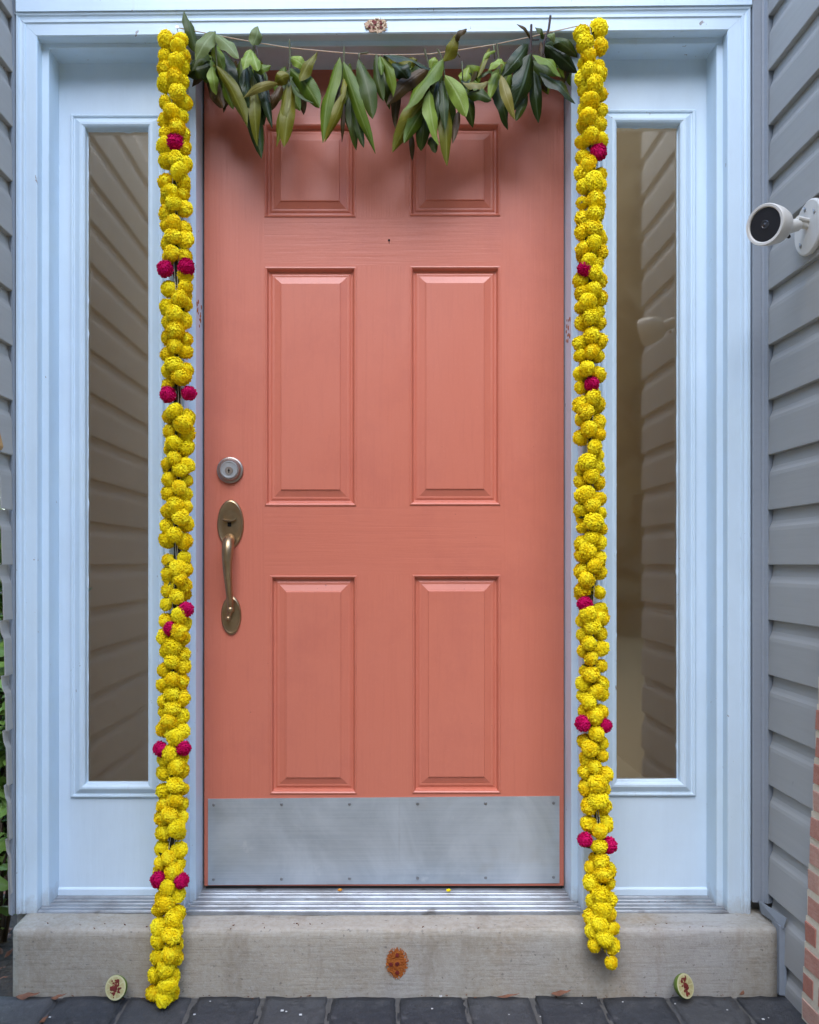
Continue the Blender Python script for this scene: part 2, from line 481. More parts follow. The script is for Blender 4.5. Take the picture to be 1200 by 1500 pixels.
# ---------------------------------------------------------------- ground, paving, step
g = MB(); g.add([(-60,-60,-.02),(60,-60,-.02),(60,60,-.02),(-60,60,-.02)], [(0,1,2,3)])
g.build('ground', M_GROUND, kind='structure')
pv = MB(); pv.box(-.872, .93, -3.2, -.40, -.03, -.004)
paving_sheet = pv.build('walkway', M_PAVING, kind='structure')
paving = MB().box(-.87, .93, -.40, Y_STEP-.002, -.03, -.007).build('paving', M_SAND, kind='structure')
PW = .1525
pm = []
for k in range(4):
    bm = bmesh.new(); bmesh.ops.create_cube(bm, size=1)
    bmesh.ops.scale(bm, vec=(PW-.001, .154, .05), verts=bm.verts)
    bmesh.ops.bevel(bm, geom=[e for e in bm.edges], offset=.007, segments=3, affect='EDGES')
    bmesh.ops.subdivide_edges(bm, edges=[e for e in bm.edges if e.calc_length() > .05], cuts=7, use_grid_fill=True)
    for v in bm.verts:
        d = noise.noise_vector(v.co*28 + Vector((k*9, 3, 1)))
        d2 = noise.noise_vector(v.co*75 + Vector((k*5,1,7)))
        v.co += Vector((d.x*.0030+d2.x*.001, d.y*.0050+d2.y*.0018, d.z*.0035+d2.z*.0012))
    me = bpy.data.meshes.new('paver'); bm.to_mesh(me); bm.free()
    for p in me.polygons: p.use_smooth = True
    me.materials.append(M_PAVER); pm.append(me)
x_first = X(88, -.10) - PW*.5 - .003
for row in range(2):
    for k in range(13):
        cx = x_first + k*PW + (row*PW*.5)
        if cx - PW*.5 < -.90 or cx + PW*.5 > .98: 
            continue
        inst('paver', pm[rnd.randrange(4)], paving, (cx, Y_STEP-.079-row*.155, -.026+rnd.uniform(-.002,.002)), (rnd.uniform(-.012,.012), rnd.uniform(-.01,.01), rnd.uniform(-.012,.012)+ (math.pi if rnd.random()<.5 else 0)))

# concrete step : a subdivided slab with a worn arris
bm = bmesh.new()
xl, xr = X(17, Y_STEP), X(1141, Y_STEP)
NX, NZ, NY = 90, 10, 8
def stepv(x, y, z):
    nn = noise.noise_vector(Vector((x*9, y*9, z*9)))
    n2 = noise.noise(Vector((x*32, y*32, z*32+5)))
    return Vector((x, y + nn.y*.0025 + n2*.0012, z + nn.z*.002 + n2*.0008))
path = [(Y_STEP, -.05+ (STEP_Z+.05)*i/NZ) for i in range(NZ)] + [(Y_STEP+.0015, STEP_Z-.007), (Y_STEP+.006, STEP_Z-.0015)] + [(Y_STEP+.014+(.17-.014)*i/NY, STEP_Z+.0025*(i/NY)) for i in range(NY+1)]
grid = []
for i in range(NX+1):
    x = xl + (xr-xl)*i/NX
    ins = .006 if i in (0, NX) else 0
    grid.append([bm.verts.new(stepv(x, y+ins, z)) for y, z in path])
for i in range(NX):
    for j in range(len(path)-1):
        bm.faces.new((grid[i][j], grid[i+1][j], grid[i+1][j+1], grid[i][j+1]))
for i, sgn in ((0, -1), (NX, 1)):
    b0 = bm.verts.new((xl-.004 if sgn < 0 else xr+.004, .17, -.05))
    bm.faces.new(([*grid[i], b0])[::sgn])
bmesh.ops.recalc_face_normals(bm, faces=bm.faces)
me = bpy.data.meshes.new('concrete_step'); bm.to_mesh(me); bm.free()
for p in me.polygons: p.use_smooth = len(p.vertices) == 4
me.materials.append(M_CONC)
st = bpy.data.objects.new('concrete_step', me); col.objects.link(st)
tag(st, 'pale grey concrete step running under the whole doorway', 'step')

# ---------------------------------------------------------------- hall behind the glass
hall = MB()
hx0, hx1, hy0, hy1, hz0, hz1 = -.895, 1.05, .175, 2.6, .12, 3.7
hall.quad((hx0,hy1,hz0),(hx1,hy1,hz0),(hx1,hy1,hz1),(hx0,hy1,hz1))
hall.quad((hx0,hy0,hz0),(hx0,hy1,hz0),(hx0,hy1,hz1),(hx0,hy0,hz1))
hall.quad((hx1,hy0,hz0),(hx1,hy1,hz0),(hx1,hy1,hz1),(hx1,hy0,hz1))
hall.quad((hx0,hy0,hz1),(hx1,hy0,hz1),(hx1,.55,hz1),(hx0,.55,hz1))  # ceiling cut short on purpose: open top lets sky light into the hall
hall.quad((hx0,hy0,hz0),(hx1,hy0,hz0),(hx1,hy1,hz0),(hx0,hy1,hz0))
hall.build('hall_interior', M_INT, kind='structure')

# ---------------------------------------------------------------- door surround (casings, jambs, posts, head, sill)
sur = thing('door_surround', 'white painted timber surround framing coral door and both narrow windows', 'door frame', (0, 0, STEP_Z))
zb_cas = STEP_Z + .001
def hz(px, pyl, pyr, y): return Z(head(px, pyl, pyr), y)
# side casings: profile across x, outer to inner, mitred at the top
for sgn in (-1, 1):
    xo = X(22, 0) if sgn < 0 else X(1101, 0)
    xi = X(53.5, 0) if sgn < 0 else X(1067, 0)
    w = abs(xi - xo)
    px_i = 54 if sgn < 0 else 1067
    prof_u = [(0,.030),(0,.004),(.004,-.003),(.010,-.004),(.0125,.000),(.017,.0015),(.0195,-.002),(.0235,-.002),(.0255,.0015),(w-.002,.002),(w,.004),(w,.030)]
    prof = [(xo - sgn*u, y) for u, y in prof_u]
    zi = hz(px_i, 52, 43, 0); zo = Z(20, 0) if sgn < 0 else Z(10, 0)
    top = lambda x, y, xo=xo, xi=xi, zi=zi, zo=zo: zo + (zi-zo)*min(1, max(0, (x-xo)/(xi-xo))) - .0006
    MB().ext_z(prof, zb_cas, top).build('side_casing', M_WHITE, sur)
# head casing: profile across z; shear follows the slope of the head
xoL, xoR, xiL, xiR = X(22,0), X(1101,0), X(53.5,0), X(1067,0)
ziL, ziR, zoL, zoR = hz(54,52,43,0), hz(1067,52,43,0), Z(20,0), Z(10,0)
def zline(x, t): # t 0 inner edge 1 outer edge
    a = ziL + (ziR-ziL)*(x-xiL)/(xiR-xiL); b = zoL + (zoR-zoL)*(x-xoL)/(xoR-xoL)
    return a + (b-a)*t
hp = [(0,.030),(0,.004),(.04,.002),(.56,.002),(.60,-.001),(.70,-.001),(.74,.0015),(.86,.000),(.90,-.003),(1,-.004),(1,.030)]
m = MB(); vs = []
for side in (0, 1):
    for t, y in hp:
        x = (xiL + (xoL-xiL)*t) if side == 0 else (xiR + (xoR-xiR)*t)
        vs.append((x, y, zline(x, t)))
k = len(hp)
m.add(vs, [(i, (i+1) % k, k+(i+1) % k, k+i) for i in range(k)] + [tuple(range(k))[::-1], tuple(range(k, 2*k))])
m.build('head_casing', M_WHITE_H, sur)
m = MB()
x0, x1 = X(25,0), X(1100,0)
z0a, z0b = zline(x0,1)+.0008, zline(x1,1)+.0008
m.add([(x0,-.0075,z0a),(x1,-.0075,z0b),(x1,-.0075,z0b+.30),(x0,-.0075,z0a+.30),(x0,.03,z0a),(x1,.03,z0b),(x1,.03,z0b+.30),(x0,.03,z0a+.30)],
      [(0,1,2,3),(4,7,6,5),(0,4,5,1),(3,2,6,7),(0,3,7,4),(1,5,6,2)])
m.build('frieze_board', M_WHITE_H, sur)
# outer jambs with stop: from casing back to the panels
for sgn in (-1, 1):
    xa = X(53.5,0)+.0 if sgn < 0 else X(1067,0)
    xs = X(71.5, Y_STOP) if sgn < 0 else X(1050, Y_STOP)
    px = 54 if sgn < 0 else 1067
    zt = hz(px, 52, 43, 0) + .02
    xback = xa + sgn*.03
    prof = [(xback,.0302),(xa+sgn*.0005,.0302),(xa+sgn*.0005,Y_STOP+.0005)] if False else None
    # reveal strip (front layer) and stop (rear layer) as one stepped section
    prof = [(xa+sgn*.03,.0045),(xa-sgn*.0002,.0045),(xa-sgn*.0002,Y_STOP),(xs+sgn*.0015,Y_STOP),(xs,Y_STOP+.0015),(xs,.15),(xa+sgn*.03,.15)]
    MB().ext_z(prof, STEP_Z+.006, zt).build('jamb', M_WHITE, sur)
# head jamb: underside, stop, underside (follows slope)
m = MB(); vs = []
for px in (53.5, 1067):
    x = X(px, 0); z0 = hz(px, 52, 43, 0) - .0006
    zs = Z(head(px, 70.5, 63.5), Y_STOP)
    vs += [(x,.0045,z0+.04),(x,.0045,z0),(x,Y_STOP-.0008,z0),(x,Y_STOP-.0008,zs+.0015),(x,Y_STOP+.0008,zs),(x,.15,zs),(x,.15,z0+.04)]
k = 7
m.add(vs, [(i, (i+1) % k, k+(i+1) % k, k+i) for i in range(k)] + [tuple(range(k))[::-1], tuple(range(k, 2*k))])
m.build('head_jamb', M_WHITE_H, sur)
# header over the door, behind the stop: fills above door leaf
m = MB(); x0, x1 = X(285, Y_DOOR), X(839, Y_DOOR)
zd = Z(96, Y_DOOR)
m.box(x0, x1, Y_DOOR-.028, .15, zd+.003, zd+.12)
m.build('door_head_stop', M_WHITE_H, sur)
# mullion posts either side of the door
for sgn in (-1, 1):
    f = (lambda px: px) if sgn < 0 else (lambda px: 2*VPX - px)
    x_out = X(f(247), .012); x_in = X(f(271), .008)
    x_in2 = X(f(287), .055)
    prof = [(x_out,.15),(x_out,.014),(x_out-sgn*.002,.011),(x_in+sgn*.003,.008),(x_in,.011),(x_in,.055),(x_in2+sgn*.0015,.055),(x_in2,.0565),(x_in2,Y_DOOR+.035),(x_in2+sgn*.01,.17)]
    ztop = Z(head(f(260), 70.5, 63.5), Y_STOP) + .001
    MB().ext_z(prof, STEP_Z+.004, ztop).build('mullion_post', M_WHITE, sur)
# house wall around the surround (light tight)
hw = thing('house_wall', 'grey house wall behind and above the white door surround', 'wall', (0,.03,STEP_Z))
m = MB()
m.box(-.884, X(46,.03), .031, .16, -.02, ZTOP)
m.box(X(1074,.03), 1.1, .031, .16, -.02, ZTOP)
m.box(X(46,.03), X(1074,.03), .0312, .16, hz(54,52,43,0)+.045, ZTOP)
m.build('wall_core', M_SIDING, hw)

# metal sill under everything, ridged, and the raised door threshold
sill = MB()
zs = STEP_Z
def ridged(y0, z0, y1, z1, n, h):
    pts = []
    for i in range(n):
        a = i/n; b = (i+.55)/n; c_ = (i+.62)/n; d_ = (i+.93)/n
        for t, dz in ((a, 0), (b, 0), (c_, h), (d_, h)):
            pts.append((y0+(y1-y0)*t, z0+(z1-z0)*t+dz))
    pts.append((y1, z1))
    return pts
prof = [(.150, zs+.002), (.150, zs+.010)] + ridged(.115, zs+.009, .004, zs+.0045, 6, .0018) + [(.001, zs+.004),(.0, zs+.0015)]
sill.ext_x(prof, X(63,.03)-.002, X(1059,.03)+.002)
sill.build('window_sill', M_ALU, sur)
th = MB()
zd0 = Z(1303.5, .118)
prof = [(.165, zs+.001), (.165, zd0-.004), (.128, zd0-.004), (.126, zd0), (.112, zd0), (.110, zd0-.004)]
prof += ridged(.104, zd0-.0045, -.004, zs+.0085, 4, .0024)
prof += [(-.008, zs+.008), (-.009, zs+.001)]
th.ext_x(prof, X(284,.06), X(840,.06))
th.build('threshold', M_ALU, sur)

# ---------------------------------------------------------------- sidelights
def sidelight(px0, px1, mx0, mx1, my0, my1, gx0, gx1, gy0, gy1, py_top, label):
    Y = Y_PANEL
    xa, xb = X(px0, Y), X(px1, Y)
    zt, zbm = Z(py_top, Y), Z(1317.5, Y)
    t = thing('sidelight_window', label, 'window', ((xa+xb)/2, Y, zbm), 'narrow windows beside the door')
    a, b, c, d = X(mx0,Y), X(mx1,Y), Z(my1,Y), Z(my0,Y)
    m = MB()
    def fr(x0,x1,z0,z1): m.quad((x0,Y,z0),(x1,Y,z0),(x1,Y,z1),(x0,Y,z1))
    fr(xa, a, zbm, zt); fr(b, xb, zbm, zt); fr(a, b, zbm, c); fr(a, b, d, zt)
    # rabbet behind
    m.quad((xa,Y,zbm),(xb,Y,zbm),(xb,Y+.05,zbm),(xa,Y+.05,zbm))
    m.quad((xa,Y,zt),(xb,Y,zt),(xb,Y+.05,zt),(xa,Y+.05,zt))
    m.build('panel', M_WPANEL, t)
    zr = Z(1299, Y)
    MB().ext_x([(Y+.02,zbm-.001),(Y-.006,zbm-.001),(Y-.007,zbm+.004),(Y-.005,zr-.005),(Y-.001,zr-.001),(Y+.02,zr)], xa+.001, xb-.001).build('bottom_rail', M_WPANEL, t)
    ins = (X(gx0,Y)-a)
    prof = [(0,Y+.002),(.0008,Y-.005),(.004,Y-.0075),(.0075,Y-.007),(.009,Y-.004),(.012,Y-.0035),(.015,Y-.006),(.026,Y-.0125),(.031,Y-.0125),(ins-.004,Y-.010),(ins-.0015,Y-.007),(ins,Y+.0105)]
    # bring the inner rectangle to the measured glass: per-side insets
    m = MB()
    ga, gb, gc, gd = X(gx0,Y), X(gx1,Y), Z(gy1,Y), Z(gy0,Y)
    rs = []
    for u, y in prof:
        q = u/ins
        x0 = a+(ga-a)*q; x1 = b+(gb-b)*q; z0 = c+(gc-c)*q; z1 = d+(gd-d)*q
        rs.append([(x0,y,z0),(x1,y,z0),(x1,y,z1),(x0,y,z1)])
    for r0, r1 in zip(rs, rs[1:]):
        for i in range(4):
            j = (i+1) % 4; m.quad(r0[i], r0[j], r1[j], r1[i])
    m.build('glass_moulding', M_WHITE, t)
    pane = MB().box(ga-.004, gb+.004, Y+.0098, Y+.0135, gc-.004, gd+.004).build('pane', M_GLASS, t)
    # lumpy caulk bead round the glass
    m = MB(); pts = []
    loop = [(ga,gc),(gb,gc),(gb,gd),(ga,gd),(ga,gc)]
    rr_ = random.Random(int(px0))
    for (x0,z0),(x1,z1) in zip(loop, loop[1:]):
        L = math.hypot(x1-x0, z1-z0); nseg = max(6, int(L/.012))
        path = []; rad = []
        for i in range(nseg+1):
            q = i/nseg
            path.append((x0+(x1-x0)*q, Y+.0086, z0+(z1-z0)*q))
            nz_ = noise.noise(Vector((x0*40+i*.45, z0*17, px0)))
            rad.append(.0016 + max(0, nz_)*.0022 + (.002 if rr_.random() < .03 else 0))
        m.tube(path, rad, 5)
    m.build('caulk', M_WPANEL, pane)
    return t
sidelight(85, 248.5, 104, 241, 168, 1168, 127, 217.5, 190, 1147, 88, 'narrow window left of the coral door, beside the taupe siding')
sidelight(875.5, 1040, 880, 1019, 161, 1166, 903, 994, 184, 1143, 82, 'narrow window right of the coral door, on the security camera side')

# ---------------------------------------------------------------- the door
YD = Y_DOOR
dx0, dx1, dz0, dz1 = X(299.5,YD), X(826,YD), Z(1297.5,YD), Z(95,YD)
door = thing('entry_door', 'coral painted six panel front door with steel kick plate', 'door', ((dx0+dx1)/2, YD, dz0))
panels = [(387,521,181,318),(600,733,180,316.5),(388,522,391,741),(600.5,733,390,740),(395.5,523,843,1163),(604,733.5,842,1162)]
# regular leaf grid: stiles, rails and mullion faces butt end to end
slab = MB()
P = [(X(a,YD),X(b,YD),Z(d,YD),Z(c,YD)) for a,b,c,d in panels]
rows = [(P[0],P[1]),(P[2],P[3]),(P[4],P[5])]
def fq(x0,x1,z0,z1,mi): slab.quad((x0,YD,z0),(x1,YD,z0),(x1,YD,z1),(x0,YD,z1),mi)
zc = dz1
SL, SR = X(387,YD), X(734,YD)
fq(dx0, SL, dz0, dz1, 0); fq(SR, dx1, dz0, dz1, 0)
for (a, b) in rows:
    ztop_, zbot_ = max(a[3], b[3]), min(a[2], b[2])
    fq(SL, SR, ztop_, zc, 1)                       # rail above
    for p in (a, b):                                # slivers where left and right panels differ
        if p[3] < ztop_ - 1e-5: fq(p[0], p[1], p[3], ztop_, 1)
        if p[2] > zbot_ + 1e-5: fq(p[0], p[1], zbot_, p[2], 1)
    if a[0] > SL + 1e-5: fq(SL, a[0], zbot_, ztop_, 0)
    if b[1] < SR - 1e-5: fq(b[1], SR, zbot_, ztop_, 0)
    fq(a[1], b[0], zbot_, ztop_, 0)
    zc = zbot_
fq(SL, SR, dz0, zc, 1)
# edges and back
for (p, q) in (((dx0,dz0),(dx1,dz0)),((dx1,dz0),(dx1,dz1)),((dx1,dz1),(dx0,dz1)),((dx0,dz1),(dx0,dz0))):
    slab.quad((p[0],YD,p[1]),(q[0],YD,q[1]),(q[0],YD+.044,q[1]),(p[0],YD+.044,p[1]))
slab.quad((dx0,YD+.044,dz0),(dx1,YD+.044,dz0),(dx1,YD+.044,dz1),(dx0,YD+.044,dz1))
slab.build('leaf', [M_DOOR_V, M_DOOR_H], door)
pprof = [(0,YD),(.0006,YD-.0022),(.003,YD-.0028),(.0058,YD-.0010),(.0072,YD+.0045),(.0095,YD+.0088),(.0135,YD+.0096),(.0175,YD+.0075),(.0195,YD+.0070),(.0235,YD+.0072),(.040,YD+.0020),(.0410,YD-.0002),(.0425,YD-.0006)]
for (x0,x1,z0,z1) in P:
    MB().rings(x0,x1,z0,z1,pprof,True).build('door_panel', M_DOOR_P, door)
# tiny viewer hole with a run below it
m = MB(); c = at(570,352,YD)
m.lathe([(.0028,-.003),(.0028,.0012),(.0018,.0014),(.0016,.0004)], c, (0,-1,0), 12)
m.tube([c+Vector((.0003,-.0008,-.002)), c+Vector((.0006,-.0008,-.010))], [.0009,.0003], 5)
m.build('peephole', M_HOLE, door)
# weather strip shadow gap / sweep
MB().box(dx0+.003, dx1-.003, YD+.004, YD+.040, Z(1303,YD)-.002, dz0-.0008).build('door_sweep', M_DARK, door)
m = MB()
m.box(X(287,.055)+.0005, dx0-.0012, YD+.018, YD+.043, STEP_Z+.03, dz1+.006); m.box(dx1+.0012, X(837,.055)-.0005, YD+.018, YD+.043, STEP_Z+.03, dz1+.006)
m.build('weather_strip', M_DARK, door)

# kick plate
m = MB()
kx0,kx1 = X(305,YD), X(819.5,YD)
zl,zr_,zb0,zb1 = Z(1170,YD), Z(1166,YD), Z(1296,YD), Z(1293.5,YD)
nn = 60; top=[]; bot=[]
for i in range(nn+1):
    q = i/nn
    x = kx0+(kx1-kx0)*q
    bow = .0006*math.sin(q*9)+.0004*math.sin(q*17+1)
    top.append((x, YD-.0022-bow*.5, zl+(zr_-zl)*q)); bot.append((x, YD-.0022-bow, zb0+(zb1-zb0)*q))
v = top+bot; k = nn+1
m.add(v, [(i, k+i, k+i+1, i+1) for i in range(nn)], 0, True)
m.add([top[0],top[-1],bot[-1],bot[0]]+[(a,YD-.0001,c_) for a,_,c_ in (top[0],top[-1],bot[-1],bot[0])], [(0,1,5,4),(1,2,6,5),(2,3,7,6),(3,0,4,7)])
kp = m.build('kick_plate', M_STEEL, door)
sm = MB(); sm.lathe([(.0040,0),(.0040,.0008),(.0032,.0018),(.0012,.0023),(.0004,.0024)], (0,0,0), (0,-1,0), 12)
sm = sm.mesh('screw', M_SCREW)
for i in range(6):
    for (py, sl) in ((1179,-2.5),(1288.5,-3.5)):
        p = at(313+i*99.6, py+sl*i/5, YD-.0026)
        inst('screw', sm, kp, p, (0, rnd.uniform(0,3), 0))

# deadbolt
dc = at(337.5,689,YD)
m = MB(); m.lathe([(.0335,0),(.0335,.004),(.0325,.007),(.030,.0085),(.0285,.0085),(.028,.011),(.0262,.015),(.0245,.017),(.0235,.017),(.0232,.0165)], dc, (0,-1,0), 48)
db = m.build('deadbolt', M_NICKEL, door)
m = MB(); m.lathe([(.0220,0),(.0220,.0185),(.0212,.0195),(.0188,.0195),(.0182,.0180),(.0004,.0180)], dc, (0,-1,0), 40)
m.build('cylinder_ring', M_CYL, db)
m = MB(); m.lathe([(.0100,0),(.0100,.0195),(.0092,.0205),(.0003,.0205)], dc+Vector((0,0,-.0025)), (0,-1,0), 28)
m.build('keyway_plug', M_NICKEL, db)
m = MB(); m.box(dc.x-.0011, dc.x+.0011, YD-.0212, YD-.015, dc.z-.0085, dc.z+.002); m.box(dc.x-.0022, dc.x+.0022, YD-.0211, YD-.015, dc.z-.0045, dc.z-.001)
m.build('key_slot', M_HOLE, db)

# handle set
hs = thing('dummy','x','x',(0,0,0)); bpy.data.objects.remove(hs)
uc = at(338,767.5,YD); lc = at(339,901.5,YD)
S = (DIST+YD)/FPX
m = MB(); m.lathe([(1,0),(1,.003),(.965,.0058),(.91,.0072),(.86,.0066),(.83,.0060),(.5,.0066),(.02,.0070)], uc, (0,-1,0), 56, 19.5*S, 35.5*S)
hd = m.build('door_handle', M_BRASS, door)
m = MB(); m.lathe([(1,0),(1,.003),(.95,.0056),(.88,.0068),(.82,.0060),(.4,.0075),(.02,.0078)], lc, (0,-1,0), 48, 14.8*S, 28.5*S)
m.build('lower_plate', M_BRASS, hd)
# grip: leaves the upper plate, bows outward and tapers to the lower plate
gp = [(337,789,-.004),(336.5,790,.012),(335,793,.026),(334,800,.036),(333.2,811,.041),(333,824,.043),(333.6,840,.042),(334.8,856,.038),(336,869,.031),(337,880,.023),(337.5,889,.015),(337.5,895,.006)]
gr = [.0135,.0140,.0145,.0148,.0140,.0125,.0108,.0094,.0086,.0082,.0082,.0085]
def catm(ps, n):
    out = []
    for i in range(len(ps)-1):
        p0 = ps[max(i-1,0)]; p1 = ps[i]; p2 = ps[i+1]; p3 = ps[min(i+2,len(ps)-1)]
        for k in range(n):
            t = k/n
            out.append(tuple(.5*((2*b)+(-a+c_)*t+(2*a-5*b+4*c_-d_)*t*t+(-a+3*b-3*c_+d_)*t**3) for a,b,c_,d_ in zip(p0,p1,p2,p3)))
    out.append(tuple(ps[-1])); return out
gg = catm([(*a, r_) for a, r_ in zip(gp, gr)], 4)
m = MB(); m.tube([at(a,b,YD-c_) for a,b,c_,_ in gg], [q[3] for q in gg], 16)
m.build('grip', M_BRASS, hd)
m = MB()
def ball(m, c, r, n=16, sx=1, sz=1):
    prof = [(max(.0004, r*math.sin(math.pi*i/10)), -r*math.cos(math.pi*i/10)) for i in range(11)]
    m.lathe(prof, c, (0,-1,0), n, sx, sz)
ball(m, at(337.5,893,YD-.016), .0098)
ball(m, at(334.5,906,YD-.014), .0072)
m.tube([at(337.5,893,YD-.014), at(335,904,YD-.011)], [.0075,.0055], 10)
m.build('finial', M_BRASS, hd)
# thumb latch: curved lip above a dark slot
m = MB(); tp = []
for i in range(9):
    q = i/8*2-1
    tp.append(at(335.5+q*9.5, 760.2+1.5*(1-q*q)-1.6*abs(q)**3, YD-.020+.006*abs(q)))
for i in range(8):
    a, b = tp[i], tp[i+1]
    dn = Vector((0,.016,-.004)); th_ = Vector((0,0,-.0035))
    m.add([a,b,b+dn,a+dn,a+th_,b+th_,b+dn+th_,a+dn+th_], [(0,1,2,3),(4,7,6,5),(0,4,5,1),(2,6,7,3)], 0, True)
m.build('thumb_latch', M_BRASS, hd)
m = MB(); c = at(337,767,YD); m.box(c.x-.0045, c.x+.0045, YD-.0085, YD-.004, c.z-.008, c.z+.008)
m.build('latch_slot', M_HOLE, hd)

# ---------------------------------------------------------------- siding walls
CH = .1295
def plank_prof(sgn, xw, zb, h=CH, thin=False):
    # sgn -1: wall at right facing -x ; +1: wall at left facing +x
    o = [(-.02,.0003),(.0145,.0),(.0160,.0012),(.0160,.005),(.0140,.080),(.0128,.088),(.0095,.095),(.0065,.103),(.0035,h-.0004),(-.02,h-.0004)]
    if thin:
        o = o[1:-1] + [(u-.0022, v) for u, v in o[1:-1][::-1]]
    return [(xw + sgn*u, zb+v) for u, v in o]
wr = thing('siding_wall', 'grey dutch lap siding wall on the right carrying the security camera', 'wall', (XWR, -.02, 0), 'siding walls flanking the doorway')
zk0 = Z(1308, -.005) - 2*CH
for k in range(20):
    zb = zk0 + k*CH
    if zb > ZTOP: break
    q = rnd.uniform(-.0006,.0006)
    MB().ext_y(plank_prof(-1, XWR+.0145, zb), -.73, -.0135+q*3).build('siding_plank', M_SIDING, wr)
MB().box(XWR+.036, XWR+.12, -.73, .03, -.02, ZTOP).build('sheathing', M_SIDING, wr)
# corner trim on the right: post with two shallow ribs and a J lip
x0, x1 = X(1102.5,-.004), X(1126,-.012)
prof = [(x0,.03),(x0,-.004),(x0+.002,-.006),(x0+.018,-.006),(x0+.0185,-.0045),(x0+.021,-.0045),(x0+.0215,-.006),(x1-.008,-.007),(x1-.004,-.0135),(x1-.0006,-.0135),(x1-.0004,-.011),(x1+.02,-.0105),(x1+.02,.03)]
MB().ext_z(prof, Z(1322,-.006), ZTOP).build('corner_trim', M_TRIM, wr)
# bent flashing at the foot of the corner, and the channel beside the step
a0, a1 = at(1110,1318,-.012), at(1151,1344,-.095)
m = MB()
xx = XWR-.004
q = [Vector((X(1111,-.008),-.009,Z(1318,-.009))), Vector((X(1115,-.01),-.0135,Z(1338,-.0135))), Vector((X(1148.5,-.095),-.095,Z(1361,-.095))), Vector((X(1153,-.10),-.10,Z(1345,-.10)))]
n_ = Vector((-.0015,-.0012,.0005))
m.add([p for p in q]+[p+n_ for p in q], [(0,1,2,3),(4,7,6,5),(0,4,5,1),(1,5,6,2),(2,6,7,3),(3,7,4,0)])
m.build('flashing', M_TRIM, wr)
m = MB(); xch0, xch1 = X(1142.5,-.09), X(1152,-.092)
m.ext_z([(xch0,-.05),(xch0,-.0875),(xch0+.001,-.0885),(xch1-.003,-.0905),(xch1,-.0935),(xch1+.001,-.092),(xch1+.001,-.05)], .002, Z(1357,-.09))
m.build('step_channel', M_TRIM, wr)

wl = thing('siding_wall', 'taupe siding wall on the left with ragged ends beside green shrub', 'wall', (XWL, -.02, 0), 'siding walls flanking the doorway')
zl0 = Z(1308, -.005) - 3*CH
ends = {}
for k in range(21):
    zb = zl0 + k*CH
    if zb > ZTOP: break
    py = VPY - (zb - CAMZ)*FPX/1.92
    pr = plank_prof(1, XWL-.0145, zb)
    if py > 1330: continue
    if py > 700:
        xb = 15.5 - (1308 - py)*(14.5/560)
        d = -(XWL)*FPX/(VPX - xb) - DIST
        MB().ext_y(plank_prof(1, XWL-.0145, zb, thin=True), d, -.006).build('siding_plank', M_SIDING_TAN, wl)
        MB().ext_y(pr, -1.35, -.13).build('siding_plank', M_SIDING_TAN, wl)
    else:
        MB().ext_y(pr, -1.35, -.006).build('siding_plank', M_SIDING_TAN, wl)
zsplit = zl0 + 8*CH
MB().box(XWL-.10, XWL-.036, -1.35, -.135, -.02, ZTOP).build('sheathing', M_SIDING_TAN, wl)
prof = [(-.886,.03),(-.886,-.0050),(X(17.2,-.004),-.0052),(X(17.2,-.004),-.008),(X(18.8,-.006),-.008),(X(19.2,-.004),-.003),(X(20.8,-.004),.001),(X(20.8,-.004),.03)]
MB().ext_z(prof, STEP_Z, ZTOP).build('corner_trim', M_TRIM, wl)

v = []
for (xa_, z_) in ((-.8885, STEP_Z+.002), (-.8985, Z(985,0)), (-.8985, ZTOP)):
    v += [(xa_,-.0042,z_),(-.8862,-.0042,z_),(-.8862,.028,z_),(xa_,.028,z_)]
m = MB(); m.add(v, [(4*a_+i, 4*a_+(i+1) % 4, 4*a_+4+(i+1) % 4, 4*a_+4+i) for a_ in (0,1) for i in range(4)] + [(0,1,2,3),(8,9,10,11)])
m.build('starter_strip', M_SIDING_TAN, wl)

# brick wall at the right edge: racked end, running bond
bw = thing('brick_wall', 'red brick wall with cream mortar at the lower right edge', 'wall', (XWR, -.25, 0))
XB = .897; CB = .0572; BL = .195
bm_ = []
for k in range(4):
    bm = bmesh.new(); bmesh.ops.create_cube(bm, size=1)
    bmesh.ops.bevel(bm, geom=list(bm.edges), offset=.06, segments=1, affect='EDGES')
    me = bpy.data.meshes.new('brick')
    for v in bm.verts:
        d = noise.noise_vector(v.co*3 + Vector((k*7,0,0)))
        v.co += d*.03
    bm.to_mesh(me); bm.free(); me.materials.append(M_BRICK); bm_.append(me)
mort = MB()
for r in range(15):
    z0 = .004 + r*CB
    zc_ = z0 + CB/2
    # measured slanted end of the wall
    d = 1.71
    for _ in range(6):
        py = VPY - (zc_-CAMZ)*FPX/d
        pxb = 1199 - (py-960)*(28.5/540)
        d = XB*FPX/(pxb - VPX)
    yend = d - DIST
    mort.box(XB+.0018, XB+.09, -.36, yend-.004, z0-.001, z0+CB-.001)
    y = yend
    first = BL*(.30 if r % 2 else .62)
    L = first
    while y > -.345:
        L2 = min(L, y+.36)
        if L2 > .02:
            me = bm_[rnd.randrange(4)]
            inst('brick', me, bw, (XB+.045+rnd.uniform(-.0012,.0012), y-(L2-.009)/2, z0+(CB-.009)/2), (rnd.choice((0,math.pi)),0,0), (.09, L2-.012, CB-.0125))
        y -= L; L = BL
mort.build('mortar', M_MORTAR, bw)

